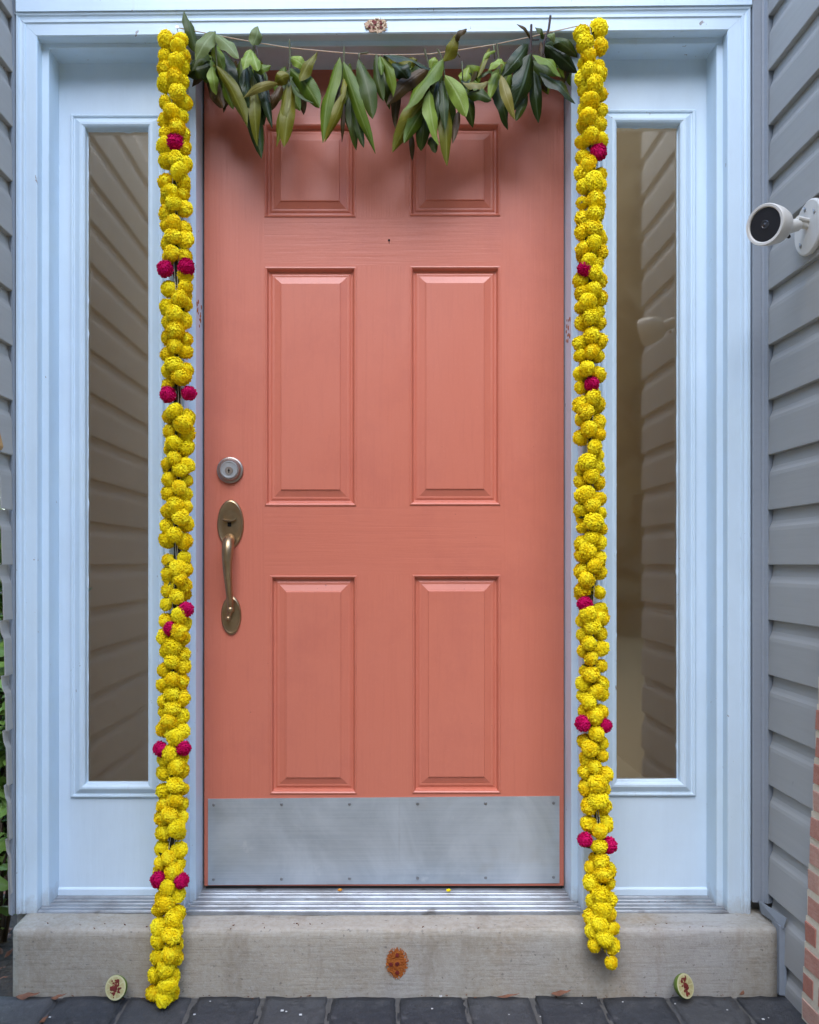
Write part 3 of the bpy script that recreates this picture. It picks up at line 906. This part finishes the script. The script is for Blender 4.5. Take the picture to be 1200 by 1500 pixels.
# ---------------------------------------------------------------- security camera
sc = thing('security_camera', 'white round security camera with black face on the right siding', 'security camera', (XWR-.002, -.208, CAMZ+.712))
pc = Vector((XWR-.004, -.212, CAMZ+(825-333)*1.733/1200))
ax = Vector((-1, 0, 0))
m = MB(); m.lathe([(.056,-.002),(.0575,.002),(.0570,.006),(.054,.0085),(.02,.0095),(.001,.0095)], pc, ax, 48)
plate = m.build('mounting_plate', M_CAMWHITE, sc)
for dy, dz in ((.008,.040),(.026,-.030),(-.03,.02)):
    c = pc + Vector((-.0085, dy, dz))
    m = MB(); m.lathe([(.0045,0),(.0045,.0015),(.003,.0022),(.0004,.0018)], c, ax, 12)
    m.tube([c+Vector((-.001,.004,.008)), c+Vector((-.001,0,0))], [.0012,.002], 5)
    m.build('screw', M_SCREW, plate)
face = at(1121.5, 329, -.285)
nrm = Vector((-.80,-.55,-.16)).normalized()
back = face - nrm*.062
R0 = .0405
m = MB(); m.lathe([(R0*.80,-.004),(R0*.825,.0030),(R0*.86,.0042),(R0*.97,.0045),(R0,.002),(R0,-.004),(R0*.985,-.012),(R0*.94,-.028),(R0*.84,-.044),(R0*.66,-.056),(R0*.40,-.0625),(R0*.05,-.064)][::-1], face, nrm, 48)
body = m.build('housing', M_CAMWHITE, sc)
m = MB(); m.lathe([(R0*.815,-.004),(R0*.805,.0005),(R0*.3,.0012),(R0*.02,.0012)], face, nrm, 48)
lens = m.build('lens_cover', M_LENS, body)
m = MB(); m.lathe([(.0085,.0008),(.0085,.0022),(.0070,.0028),(.0060,.0016),(.0030,.0020),(.0003,.0040)], face, nrm, 24)
m.build('lens', M_LENSRING, body)
knuck = pc + Vector((-.034, -.006, .002))
m = MB(); m.tube([back+nrm*.012, back-nrm*.012, knuck], [.0175,.0155,.0125], 20)
m.build('neck', M_CAMWHITE, sc)
m = MB(); m.tube([knuck+Vector((-.006,-.004,.004)), pc+Vector((-.012,0,.004)), pc+Vector((-.004,0,.004))], [.0085,.008,.011], 16)
m.tube([knuck+Vector((-.004,-.012,.010)), pc+Vector((-.008,-.006,.012))], [.005,.005], 10)
m.build('bracket_arm', M_CAMWHITE, sc)
m = MB(); c = at(1155.5,346,-.245); m.lathe([(.004,0),(.004,.004),(.0005,.005)], c, (-.3,-.8,-.5), 12)
m.build('port_cap', M_DARK, body)

# wooden plaque on the left wall, mostly out of frame
m = MB()
yp0, yp1 = -.0855, -.16
pz0, pz1 = Z(661,-.07), Z(622,-.07)
m.ext_y([(XWL+.001,pz0),(XWL+.012,pz0),(XWL+.016,pz0+.008),(XWL+.004,pz1-.004),(XWL+.001,pz1)], yp1, yp0)
pq = m.build('wooden_plaque', M_WOODTAN); tag(pq, 'small tan wooden plaque at left edge against the taupe siding', 'plaque')

# ---------------------------------------------------------------- garlands
def pompom(seed, R_=.0204, N=560, squash=.9, wid=.20, ragged=.12):
    r_ = random.Random(seed); m = MB()
    bm = bmesh.new(); bmesh.ops.create_icosphere(bm, subdivisions=2, radius=R_*.80)
    bm.verts.index_update()
    m.add([Vector((v.co.x, v.co.y, v.co.z*squash)) for v in bm.verts], [[v.index for v in f.verts] for f in bm.faces], 0, True)
    bm.free()
    ga = math.pi*(3-math.sqrt(5))
    lump = Vector((seed*3.1, seed*1.7, 0))
    for i in range(N):
        zz = 1-2*(i+.5)/N; rr = math.sqrt(1-zz*zz)
        nrm = Vector((math.cos(ga*i)*rr, math.sin(ga*i)*rr, zz))
        nrm = (nrm + Vector((r_.gauss(0,.05), r_.gauss(0,.05), r_.gauss(0,.05)))).normalized()
        # ruffles lie in whorls about the flower's own axis
        t = Vector((0,0,1)).cross(nrm)
        t = t.normalized() if t.length > .05 else nrm.orthogonal().normalized()
        t.rotate(Matrix.Rotation(r_.gauss(0,.7), 3, nrm))
        b = nrm.cross(t)
        big = 1 + .07*noise.noise(nrm*1.5 + lump) + .03*noise.noise(nrm*5 + lump)
        L = R_*big*r_.uniform(1-ragged, 1+ragged*.6); w = R_*wid*r_.uniform(.8,1.25)
        base = nrm*R_*.72
        mid = nrm*L*.95 + b*R_*.07
        tip = nrm*L + b*R_*.01
        vs = [base - t*w*.35, base + t*w*.35, mid + t*w*.5 , tip + t*w*.32 - b*w*.25, tip - t*w*.28 - b*w*.3, mid - t*w*.5]
        vs = [Vector((v.x, v.y, v.z*squash)) for v in vs]
        m.add(vs, [(0,1,2,5),(5,2,3,4)])
    return m
POM = [pompom(s).mesh('marigold', M_MARI) for s in range(6)]
MAG = [pompom(40+s, .0190, 480, .95, .18, .14).mesh('magenta_flower', M_MAG) for s in range(2)]
FLEAF = None

def leaf_mb(P0, P1, w, bend=.0, fold=.5, roll=0., side=0., n=10, twist=0., wp=(.75,.95), front=Vector((0,-1,0))):
    """lance shaped blade from P0 to P1; fold = V angle, bend bulges toward the viewer, side curves it sideways"""
    m = MB(); P0 = Vector(P0); P1 = Vector(P1)
    ax = P1-P0; L = ax.length; t = ax.normalized()
    s = t.cross(front); s = s.normalized() if s.length > 1e-4 else Vector((1,0,0))
    nr = s.cross(t)
    pk = max((q/40)**wp[0]*(1-q/40)**wp[1] for q in range(1,40))
    cols = [-1,-.55,0,.55,1]
    for i in range(n+1):
        q = i/n
        wid = w*.5*(max(0,(q**wp[0])*(max(0,1-q))**wp[1])/pk)
        wid = max(wid, .0006)
        c = P0 + ax*q + nr*(bend*math.sin(math.pi*q)) + s*(side*math.sin(math.pi*q))
        an = roll + twist*q
        a = s*math.cos(an) + nr*math.sin(an); b = nr*math.cos(an) - s*math.sin(an)
        for cc in cols:
            wav = .13*w*math.sin(q*11 + (1 if cc > 0 else 2.2))*abs(cc)
            p = c + a*(cc*wid*math.cos(fold*.5*abs(cc))) - b*(abs(cc)*wid*math.sin(fold*.5)) + b*wav*(wid/(w*.5+1e-6))
            m.uv[len(m.v)] = (.5+cc*.5, q); m.v.append(tuple(p))
    for i in range(n):
        for k in range(4):
            a = i*5+k
            m.f.append((a, a+1, a+6, a+5)); m.m.append(0); m.sm.append(True)
    return m

def interp(tab, y):
    if y <= tab[0][0]: return tab[0][1]
    for (y0,x0),(y1,x1) in zip(tab, tab[1:]):
        if y <= y1: return x0+(x1-x0)*(y-y0)/(y1-y0)
    return tab[-1][1]
def garland(label, centre, ytop, ybot, mags, seed, extra=()):
    r_ = random.Random(seed)
    def ydep(py): return interp([(40,-.030),(1000,-.034),(1250,-.060),(1350,-.102),(1365,-.112),(1500,-.114)], py)
    t = thing('marigold_garland', label, 'garland', tuple(at(interp(centre,ybot), ybot, ydep(ybot))), 'marigold garlands hung beside the door')
    # dark stalk core and threads
    pts = []; rad = []
    py = ytop
    while py <= ybot:
        pts.append(at(interp(centre,py)+r_.uniform(-3,3), py, ydep(py)+.004)); rad.append(r_.uniform(.005,.0095)); py += 9
    MB().tube(pts, rad, 6).build('stalks', M_CALYX, t)
    m = MB()
    for off in (-2, 3):
        m.tube([at(interp(centre,y_)+off+2.0*math.sin(y_*.05+off), y_, ydep(y_)-.0085) for y_ in range(int(ytop)-6, int(ybot)+4, 12)], .0006, 4)
    m.build('thread', M_THREADW, t)
    spots = []
    lvl = 0; py = ytop + 4
    while py < ybot - 4:
        cx = interp(centre, py)
        lay = (-1, 1)
        for s in lay:
            if r_.random() < .03: continue
            spots.append((cx + s*r_.uniform(10.5,13.5), py + r_.uniform(-4.5,4.5), r_.uniform(-.004,.006), r_.uniform(.82,1.08)))
        if r_.random() < .97:
            spots.append((cx + r_.choice((-1,1))*r_.uniform(1,7), py + 12.5 + r_.uniform(-4,4), -.021+r_.uniform(-.004,.004), r_.uniform(.88,1.10)))
        if r_.random() < .5:
            spots.append((cx + r_.uniform(-14,14), py + 8, .012, r_.uniform(.8,1)))
        py += r_.uniform(21,24.5); lvl += 1
    spots += list(extra)
    for (px, py, dy, sc_) in spots:
        if any(math.hypot(px-mx, py-my) < 12 for mx, my in mags): continue
        if py > ybot + 2: continue
        inst('marigold', POM[r_.randrange(6)], t, at(px, py, ydep(py)+dy), (r_.uniform(0,6.28), r_.uniform(0,6.28), r_.uniform(0,6.28)), (sc_*r_.uniform(.92,1.08), sc_*r_.uniform(.92,1.08), sc_*r_.uniform(.92,1.08)))
    for mx, my in mags:
        sc_ = r_.uniform(.90,1.08)
        inst('magenta_flower', MAG[r_.randrange(2)], t, at(mx, my, ydep(my)-.017), (r_.uniform(0,6.28), r_.uniform(0,6.28), r_.uniform(0,6.28)), (sc_,)*3, label='magenta flower among the yellow marigolds')
    # bits of dark leaf showing between flowers
    for i in range(34):
        py = r_.uniform(ytop+30, ybot-20); px = interp(centre, py)+r_.uniform(-12,12)
        an = r_.uniform(0, 6.28); L = r_.uniform(9,18)
        m = leaf_mb(at(px,py,ydep(py)-.006), at(px+math.cos(an)*L, py+math.sin(an)*L, ydep(py)-.010), r_.uniform(.006,.011), .002, .5, r_.uniform(-.6,.6), n=5)
        m.build('leaf_bit', LEAF[r_.choice('ddkb')], t)
    # nail at the top
    p = at(interp(centre,ytop)+6, ytop-9, -.006)
    m = MB(); m.lathe([(.0011,-.012),(.0011,.006),(.0032,.0062),(.0032,.0075),(.0005,.0078)], p, (.1,-1,.2), 10)
    m.build('nail', M_SCREW, t)
    return t
CL = [(40,254),(100,254),(200,256),(300,257),(400,259),(500,259),(600,262),(750,259),(850,258),(900,256),(1000,254),(1100,253),(1200,252),(1300,248),(1400,246),(1440,240),(1475,236)]
CR = [(30,862),(60,866),(150,867),(250,867),(400,865),(600,864),(800,865),(1000,868),(1100,870),(1200,875),(1300,879),(1375,883),(1430,890)]
garland('long yellow marigold garland left of the door, reaching the dark pavers', CL, 52, 1462,
        [(257,208),(273,391),(242,394),(246,578),(277,576),(272,893),(251,921),(235,1097),(269,1096),(232,1289),(266,1290)], 11)
garland('shorter yellow marigold garland right of the door, ending above the pavers', CR, 42, 1392,
        [(877,223),(858,394),(867,563),(857,885),(854,1060),(886,1063),(857,1230),(892,1238)], 23, extra=())
# last flower of the right garland dangling lower on its thread
rg = [o for o in bpy.data.objects if o.name.startswith('marigold_garland')][-1]
inst('marigold', POM[2], rg, at(895.5,1410,-.122), (1,2,.3), (.78,.78,.78))
MB().tube([at(888,1385,-.122), at(889,1398,-.124), at(895,1405,-.122)], .0011, 4).build('thread', M_THREADW, rg)

# ---------------------------------------------------------------- leaf festoon over the door
lf = thing('leaf_festoon', 'string of drooping green mango leaves hung across the door head', 'leaf garland', tuple(at(560,80,-.012)))
sp = [(258,40),(300,48),(340,56),(380,63),(424,70),(465,74),(504,77.5),(560,80.5),(600,80),(630,79),(668,74),(720,66),(778,54),(806,47),(846,38)]
MB().tube([at(a,b,-.012) for a,b in sp], .0012, 5).build('string', M_THREAD, lf)
#       base        tip     width tone layer(0 back..3 front) roll side
LV = [
 (288,78,270,16,19,'d',2,.2,2),(315,46,286,88,22,'g',3,-.3,0),(308,96,272,110,28,'d',1,.1,0),(300,70,281,104,24,'d',1,.3,0),
 (315,64,328,104,17,'l',2,.6,0),(316,50,350,86,19,'g',3,.2,-2),(320,72,347,152,30,'k',0,.1,0),(317,96,362,186,22,'o',3,.15,-4),
 (311,97,317,139,16,'l',2,.4,0),(306,108,327,158,26,'b',0,0,0),(322,104,342,160,18,'m',1,.2,0),
 (370,66,378,38,19,'g',3,.6,3),(367,72,357,102,17,'l',3,-.3,0),(369,74,378,104,18,'l',3,.3,0),(373,104,397,96,13,'m',3,.2,3),
 (354,84,357,178,20,'d',1,.2,3),(364,92,383,232,27,'d',1,0,3),(371,110,377,214,19,'o',2,.3,0),(375,84,399,188,18,'k',1,.2,0),(362,98,366,160,20,'k',2,-.2,0),
 (407,122,357,143,12,'y',3,.3,3),(424,110,403,124,20,'o',3,.3,0),(425,84,450,102,16,'l',2,.4,0),(423,99,468,158,26,'m',2,.2,-4),
 (439,119,465,76,17,'o',3,.3,-2),(427,120,460,151,8,'d',2,.5,6),(442,122,445,168,12,'b',0,0,0),(421,124,405,215,17,'o',2,.6,0),
 (428,122,416,215,22,'o',2,-.2,0),(413,124,396,163,14,'b',1,0,0),(424,104,419,128,14,'d',1,0,0),
 (498,83,473,209,21,'m',2,.5,5),(500,88,484,156,15,'d',1,-.3,0),(503,116,485,160,14,'b',1,.3,0),(507,132,476,208,16,'o',3,.4,-3),
 (503,90,550,225,19,'m',3,.5,3),(511,142,522,220,15,'d',1,.2,0),(515,150,533,216,12,'d',2,.4,0),(509,94,525,146,15,'d',1,.3,0),
 (525,86,546,174,24,'d',3,.3,-3),(504,150,501,208,7,'b',0,0,0),(506,110,500,150,10,'o',2,0,0),
 (551,79,562,148,16,'d',3,.3,3),(557,81,559,110,9,'m',3,.2,0),(559,83,576,142,16,'m',3,.5,-3),(561,96,571,160,16,'d',1,0,0),
 (559,80,631,102,22,'k',3,.7,-3),(571,96,579,188,18,'b',0,.2,-5),(630,99,566,154,21,'b',2,-.2,5),(624,96,584,132,30,'k',0,0,0),(575,92,600,120,26,'k',1,0,0),
 (649,86,592,163,27,'m',3,.25,3),(649,90,668,50,20,'o',3,.3,3),(664,60,684,42,13,'b',3,.4,0),(652,110,683,171,23,'l',3,.2,-3),
 (630,140,575,223,28,'o',2,.2,4),(628,150,592,210,22,'m',2,.3,2),(629,132,643,213,20,'l',3,.4,4),(624,156,617,221,24,'d',1,0,0),
 (650,126,655,243,23,'o',2,.3,0),(643,118,641,182,13,'k',2,.4,0),(648,118,652,190,14,'d',2,-.4,0),(672,162,663,210,10,'b',0,0,0),(670,126,693,187,22,'d',1,.2,-3),
 (603,194,604,235,8,'b',0,0,0),(631,200,638,224,13,'d',0,0,0),(638,84,630,100,14,'l',1,0,0),(640,95,600,150,20,'k',0,0,0),
 (716,119,678,121,18,'y',3,.5,-4),(684,138,720,147,19,'d',2,0,-2),(717,70,699,114,10,'o',2,.3,0),(727,74,707,93,7,'l',2,.2,4),
 (735,86,715,103,17,'l',3,.2,0),(731,106,717,146,15,'l',2,.4,2),(734,110,754,175,14,'y',3,.3,3),(728,122,744,190,20,'d',1,0,0),
 (721,103,700,115,9,'d',2,.3,0),(741,106,752,148,18,'d',1,.2,0),(748,112,758,136,14,'m',1,0,0),(727,104,732,150,16,'k',0,0,0),(672,128,690,140,18,'d',1,0,0),
 (774,64,734,113,19,'k',2,.2,-3),(778,78,749,165,30,'k',3,.15,-3),(783,104,789,180,17,'k',2,.2,2),(780,80,822,113,18,'m',3,.3,-4),
 (780,88,821,110,22,'d',2,0,4),(790,106,843,152,21,'k',3,.2,-3),(798,64,846,107,29,'k',1,0,0),(805,56,846,84,17,'d',2,.2,-2),
 (798,65,830,61,10,'d',2,.2,0),(797,57,784,40,10,'d',3,.2,0),(777,58,757,35,4.5,'b',2,.2,0),(772,136,756,177,14,'d',1,0,0),
 (793,60,792,84,7,'b',1,0,0),(803,50,812,64,9,'g',3,.2,0),(761,100,768,150,20,'k',1,0,0),
]
lr = random.Random(5)
LAY = {0: .022, 1: .004, 2: -.016, 3: -.036}
for (bx,by,tx,ty,w,tone,lay,roll,side) in LV:
    yb = LAY[lay] + lr.uniform(-.008,.008)
    yt = yb + lr.uniform(-.03,.012)
    P0, P1 = at(bx,by,yb), at(tx,ty,yt)
    sg = lr.choice((-1,1))
    m = leaf_mb(P0, P1, w*.00185, lr.uniform(.002,.012), lr.uniform(.6,1.35), roll*sg+lr.uniform(-.2,.2), side*.0016, twist=lr.uniform(-.5,.5), wp=(lr.uniform(.6,.8), lr.uniform(.75,1.0)))
    m.build('leaf', LEAF[tone], lf)
for cx, ct, cb, hw, cnt in ((300,80,128,22,5),(340,95,165,26,8),(376,95,200,16,7),(424,105,170,20,5),(505,95,190,20,5),(566,85,140,12,4),(600,95,120,26,6),(640,110,205,30,9),(690,100,140,18,4),(738,95,165,18,6),(782,85,140,24,6),(822,75,120,16,3)):
    for i in range(int(cnt*1.5)):
        bx = cx + lr.uniform(-.45,.45)*hw; by = ct + lr.uniform(-8,10)
        tx = cx + lr.uniform(-1,1)*hw; ty = by + (cb-ct)*lr.uniform(.55,1.0)
        m = leaf_mb(at(bx,by,.030+lr.uniform(-.012,.02)), at(tx,ty,.026+lr.uniform(-.02,.03)), lr.uniform(15,25)*.0018, lr.uniform(0,.012), lr.uniform(.4,1.0), lr.uniform(-.9,.9), lr.uniform(-5,5)*.0016, twist=lr.uniform(-.7,.7))
        m.build('leaf', LEAF[lr.choice('kddmdmmbol')], lf)
stems = [((315,46),(316,70),(318,100)),((371,64),(372,76),(368,94)),((374,66),(384,110),(396,150)),((424,58),(425,80),(424,104),(422,124)),((504,68),(504,84),(506,130)),((526,78),(526,88)),
         ((550,80),(552,82)),((622,72),(625,84),(629,100)),((641,72),(645,80),(650,92),(652,120)),((677,90),(678,118)),((728,64),(730,80),(733,108)),((723,66),(725,86)),
         ((778.5,36),(778,56),(777,82)),((806.5,23),(804,42),(797,62),(796,80)),((780,58),(790,58)),((668,74),(674,84)),((540,77),(528,78))]
for i, s_ in enumerate(stems):
    yy = lr.uniform(-.03,-.012)
    pts = [at(a,b,yy) for a,b in s_]
    r0 = .0022 if i not in (12,13) else .0030
    MB().tube(pts, [r0]*(len(pts)-1)+[r0*.6], 6).build('stem', M_STEM if i in (2,12,13,14) else M_STEMG, lf)

# ---------------------------------------------------------------- ritual marks, limes, crumbs
def blotch(cx, cy, rx, ry, y, thick, seed, n=40, rag=.10):
    r_ = random.Random(seed); m = MB(); c = at(cx,cy,y)
    s = (DIST+y)/FPX
    ring = []
    for i in range(n):
        a = 2*math.pi*i/n
        q = 1 + r_.uniform(-rag, rag)
        ring.append((c.x+rx*s*q*math.cos(a), c.z+ry*s*q*math.sin(a)))
    v = [(a, y, b) for a, b in ring] + [(c.x+(a-c.x)*.94, y-thick, c.z+(b-c.z)*.94) for a, b in ring] + [(c.x, y-thick*1.3, c.z)]
    f = [(i, (i+1) % n, n+(i+1) % n, n+i) for i in range(n)] + [(n+i, n+(i+1) % n, 2*n) for i in range(n)]
    m.add(v, f); return m
mk = thing('turmeric_mark', 'orange turmeric patch with four red dots on the concrete step', 'paste mark', tuple(at(582,1411,Y_STEP)))
blotch(581.5,1411,14.5,19.5,Y_STEP-.0008,.0016,3,70,.15).build('turmeric_patch', M_RUST, mk)
m = MB(); r_ = random.Random(3)
for i in range(320):
    a = r_.uniform(0,6.28); q = math.sqrt(r_.uniform(.1,1.5))
    p = at(581.5+14*q*math.cos(a), 1411+19*q*math.sin(a), Y_STEP-.0022-(.002 if q < 1 else 0)); ra = r_.uniform(.0006,.0017)
    m.lathe([(ra*.4,-.001),(ra,0),(ra*.7,.0008),(.0002,.0011)], p, (0,-1,0), 6)
m.build('turmeric_crumbs', M_RUST, mk)
for px, py in ((582,1399.5),(573,1413),(582,1412),(582,1425)):
    blotch(px,py,3.1,3.1,Y_STEP-.0042,.0012,int(px*py),16,.15).build('vermilion_dot', M_VERM, mk)
rm = thing('rice_mark', 'smear of rice grains and red paste on the white head casing', 'paste mark', tuple(at(551,36,-.001)))
blotch(551,36.5,16.5,12,.0015,.0016,9,40,.14).build('paste_smear', m_plain('pink_paste',(.52,.36,.24),(.42,.24,.16),.8,70,.6,.002), rm)
gr_m = MB(); gr_m.lathe([(.0003,-.0042),(.0011,-.0026),(.0014,0),(.0011,.0026),(.0003,.0042)], (0,0,0), (1,0,0), 7)
gr_me = gr_m.mesh('rice_grain', M_RICE)
r_ = random.Random(2)
for i in range(46):
    a = r_.uniform(0,6.28); q = math.sqrt(r_.random())
    inst('rice_grain', gr_me, rm, at(551+15.5*q*math.cos(a), 37+11*q*math.sin(a), -.0018), (r_.uniform(-.3,.3), r_.uniform(0,3.1), r_.uniform(-.3,.3)))
for i in range(15):
    a = r_.uniform(0,6.28); q = math.sqrt(r_.random())
    blotch(549+11*q*math.cos(a), 36+8*q*math.sin(a), r_.uniform(1,2.4), r_.uniform(.8,2.2), -.0022, .001, i, 10, .2).build('vermilion_dot', M_VERM, rm)
# turmeric daubs on the jamb sides
for sgn, px, py, lab in ((-1,287.3,461,'orange turmeric daub on the left door jamb beside the garland'),(1,836.7,483,'faded turmeric daub on the right door jamb beside the garland')):
    xj = X(287,.055) if sgn < 0 else X(837,.055)
    r_ = random.Random(int(px)); m = MB()
    for i in range(13):
        yy = r_.uniform(.066,.115); zz = Z(py, .09)+r_.uniform(-.03,.03)
        ra = r_.uniform(.003,.007)
        m.lathe([(1,0),(.8,.0008),(.05,.001)], (xj - sgn*.0001, yy, zz), (-sgn,0,0), 9, ra*.8, ra)
    o = m.build('turmeric_daub', M_RUST); tag(o, lab, 'paste mark')

def lime(px, py, y, nrm, r, label, blot):
    c = at(px,py,y); nv = Vector(nrm).normalized()
    t = thing('lime_half', label, 'lime', tuple(c), 'cut lime halves at the foot of the step')
    m = MB(); prof = [(r*.02,-r*.92)] + [(r*math.sin(a), -r*.92*math.cos(a)) for a in [math.pi*i/18 for i in range(1,9)]] + [(r,0),(r*.985,.0008)]
    m.lathe(prof, c, nv, 36); m.build('rind', M_RIND, t)
    m = MB(); m.lathe([(r*.98,.0),(r*.97,.0012),(r*.86,.0013),(.0003,.0013)], c, nv, 36); m.build('pith', M_PITH, t)
    m = MB(); up = Vector((0,0,1)); v = (up-nv*up.dot(nv)).normalized(); u = v.cross(nv)
    for k in range(9):
        a0 = 2*math.pi*k/9+.06; a1 = 2*math.pi*(k+1)/9-.06
        pts = [c+nv*.0022+(u*math.cos((a0+a1)/2)+v*math.sin((a0+a1)/2))*r*.10]
        for j in range(6):
            a = a0+(a1-a0)*j/5; pts.append(c+nv*.0017+(u*math.cos(a)+v*math.sin(a))*r*.83)
        m.add(pts, [(0,j,j+1) for j in range(1,6)], 0, True)
    m.build('flesh', M_FLESH, t)
    r_ = random.Random(int(px)); m = MB()
    for i in range(60):
        a = max(-.75,min(.75,r_.gauss(0,blot[0])))*r; b = max(-.75,min(.75,r_.gauss(0,blot[1])))*r
        q = .5 if i > 22 else 1
        m.lathe([(1,0),(.9,.0006),(.05,.0009)], c+nv*(.0019+i*.00001)+u*a+v*b, nv, 7, q*r*r_.uniform(.06,.20), q*r*r_.uniform(.06,.20))
    m.build('vermilion_smear', M_VERM, t)
rL = 17*(DIST-.11)/FPX
lime(169.5,1447,-.118,(-.26,-1,.36), rL, 'cut lime half smeared red, near the longer left garland', (.20,.28))
lime(1004,1444.5,-.124,(.52,-.85,.42), rL, 'cut lime half with green rind showing, below the right narrow window', (.13,.34))

def dry_leaf(px, py, y, L, w, ang, label, tone=M_DRY):
    p = at(px,py,y)
    d = Vector((math.cos(ang)*L*.5, math.sin(ang)*.25*L, .002))
    m = leaf_mb(p-d, p+d+Vector((0,0,.004)), w, .006, .9, .2, .002, n=8, front=Vector((0,-.7,.7)), twist=.6)
    o = m.build('dry_leaf', tone); tag(o, label, 'leaf', 'dry leaves fallen along the step')
dry_leaf(41,1458,-.096,.055,.018,.1,'curled red brown dry leaf at far left of step foot')
dry_leaf(86,1460,-.105,.035,.012,.3,'darker dry leaf between the far left leaf and the lime')
dry_leaf(822,1454,-.094,.045,.014,.05,'rust brown dry leaf below the tip of the right garland')
dry_leaf(745,1459,-.10,.05,.008,0,'flat brown dry sliver at the step foot below the door')
dry_leaf(1086,1455,-.10,.016,.008,.9,'tiny dry leaf right of the right lime half')
dry_leaf(64,1494,-.185,.03,.012,1.1,'dry leaf lying on a paver below the left lime')
for px,py,y,lab in ((498,1304,.1,'orange petal crumb left on the door threshold'),(657,1304.5,.1,'yellow petal lying right of centre on the door threshold')):
    r_ = random.Random(int(px)); m = MB(); c = at(px,py,y)
    m.lathe([(.0005,-.001),(.0055,0),(.0062,.002),(.004,.0042),(.0003,.005)], c, (.2,-.8,.6), 12, 1.0, .6)
    o = m.build('petal', M_PETAL_O if px < 600 else M_MARI); tag(o, lab, 'petal')
r_ = random.Random(31); m = MB()
for i in range(16):
    px = r_.uniform(60,1130); y = r_.uniform(-.19,-.09)
    p = Vector((X(px,y), y, .0015)); s_ = r_.uniform(.0012,.0032)
    m.box(p.x-s_, p.x+s_, p.y-s_*.7, p.y+s_*.7, p.z, p.z+s_*.6)
o = m.build('rice_crumbs', M_CHIP, kind='stuff'); o['label'] = 'scattered white crumbs on the dark pavers'; o['category'] = 'crumbs'
r_ = random.Random(33); m = MB()
for i in range(90):
    x = r_.uniform(X(70,.02), X(1050,.02)); y = r_.choice((r_.uniform(-.09,-.05), r_.uniform(-.01,.10), Y_STEP-.003-r_.random()**2*.02))
    z = (STEP_Z+.006) if y > -.02 else (STEP_Z+.001 if y > Y_STEP else .0)
    s_ = r_.uniform(.0005,.0016)
    m.tube([(x,y,z),(x+r_.uniform(-.006,.006),y+r_.uniform(-.003,.003),z+s_)], [s_, s_*.4], 5)
o = m.build('debris', M_DRY, kind='stuff'); o['label'] = 'brown crumbs and grit along sill and step foot'; o['category'] = 'debris'

# ---------------------------------------------------------------- shrubs and litter in the bed at left
def shrub(x, y, h, nleaf, seed, label):
    r_ = random.Random(seed)
    t = thing('shrub', label, 'shrub', (x,y,-.02), 'shrubs in the bed at the left edge')
    st_ = MB(); groups = [MB(), MB()]
    for k in range(7):
        an = r_.uniform(0,6.28); sp_ = r_.uniform(.04,.2)
        top = Vector((x+math.cos(an)*sp_, y+math.sin(an)*sp_, h*r_.uniform(.6,1)))
        base = Vector((x+math.cos(an)*.02, y+math.sin(an)*.02, -.02))
        pts = [base.lerp(top, q/5)+Vector((r_.uniform(-.01,.01), r_.uniform(-.01,.01), 0)) for q in range(6)]
        st_.tube(pts, [.006-.0008*q for q in range(6)], 5)
        for j in range(nleaf//7):
            q = r_.uniform(.18,1); p = base.lerp(top, q)
            a2 = r_.uniform(0,6.28); L = r_.uniform(.06,.11)
            d = Vector((math.cos(a2), math.sin(a2), r_.uniform(-.5,.7))).normalized()*L
            lm = leaf_mb(p, p+d, L*.42, .006, .6, r_.uniform(-.5,.5), n=5, front=Vector((.1,-.4,.9)))
            g_ = groups[r_.randrange(2)]; o_ = len(g_.v)
            for kk, uvv in lm.uv.items(): g_.uv[kk+o_] = uvv
            g_.add(lm.v, lm.f, 0, True)
    st_.build('stems', M_BARK, t)
    for g_, mt in zip(groups, M_BUSH):
        g_.build('foliage', mt, t)
shrub(-1.02,.20,1.32,560,1,'green broadleaf shrub nearest the left siding edge')
shrub(-1.17,.60,1.75,700,2,'second green shrub further back behind the left siding')
shrub(-1.03,.10,.48,140,3,'low green leafy shrub beside the left end of the step')
r_ = random.Random(8); m = MB()
for i in range(160):
    x = r_.uniform(-1.5,-.9); y = r_.uniform(-.2,.6)
    a = r_.uniform(0,6.28); L = r_.uniform(.015,.045)
    p = Vector((x,y,-.016+r_.uniform(0,.008))); d = Vector((math.cos(a)*L, math.sin(a)*L, r_.uniform(-.004,.008)))
    lm = leaf_mb(p, p+d, L*.4, .003, .6, r_.uniform(-.4,.4), n=4, front=Vector((0,-.1,1)))
    o_ = len(m.v)
    m.add(lm.v, lm.f, 0, True)
o = m.build('leaf_litter', M_DRY, kind='stuff'); o['label'] = 'dry leaf litter on dark soil at the left edge'; o['category'] = 'leaf litter'

# unseen trees added in front to keep bright sky out of the window reflections
r_ = random.Random(77); m = MB()
for i in range(24000):
    x = r_.uniform(-16,16); y = -9 - r_.uniform(0,2.5)
    hmax = 7.8 + 1.0*math.sin(x*.8)+.5*math.sin(x*2.3)
    zc_ = r_.uniform(0, hmax)
    s_ = r_.uniform(.30,.55)
    a = Vector((r_.uniform(-1,1), r_.uniform(-1,1), r_.uniform(-1,1))).normalized()*s_
    b = Vector((r_.uniform(-1,1), r_.uniform(-1,1), r_.uniform(-1,1))).normalized()*s_*.6
    c = Vector((x,y,zc_))
    m.add([c-a, c+b, c+a, c-b], [(0,1,2,3)])
o = m.build('sky_block_trees', M_SKY_BLOCK, kind='stuff'); o['label'] = 'added dark trees blocking the sky mirrored in the window glass'; o['category'] = 'trees'
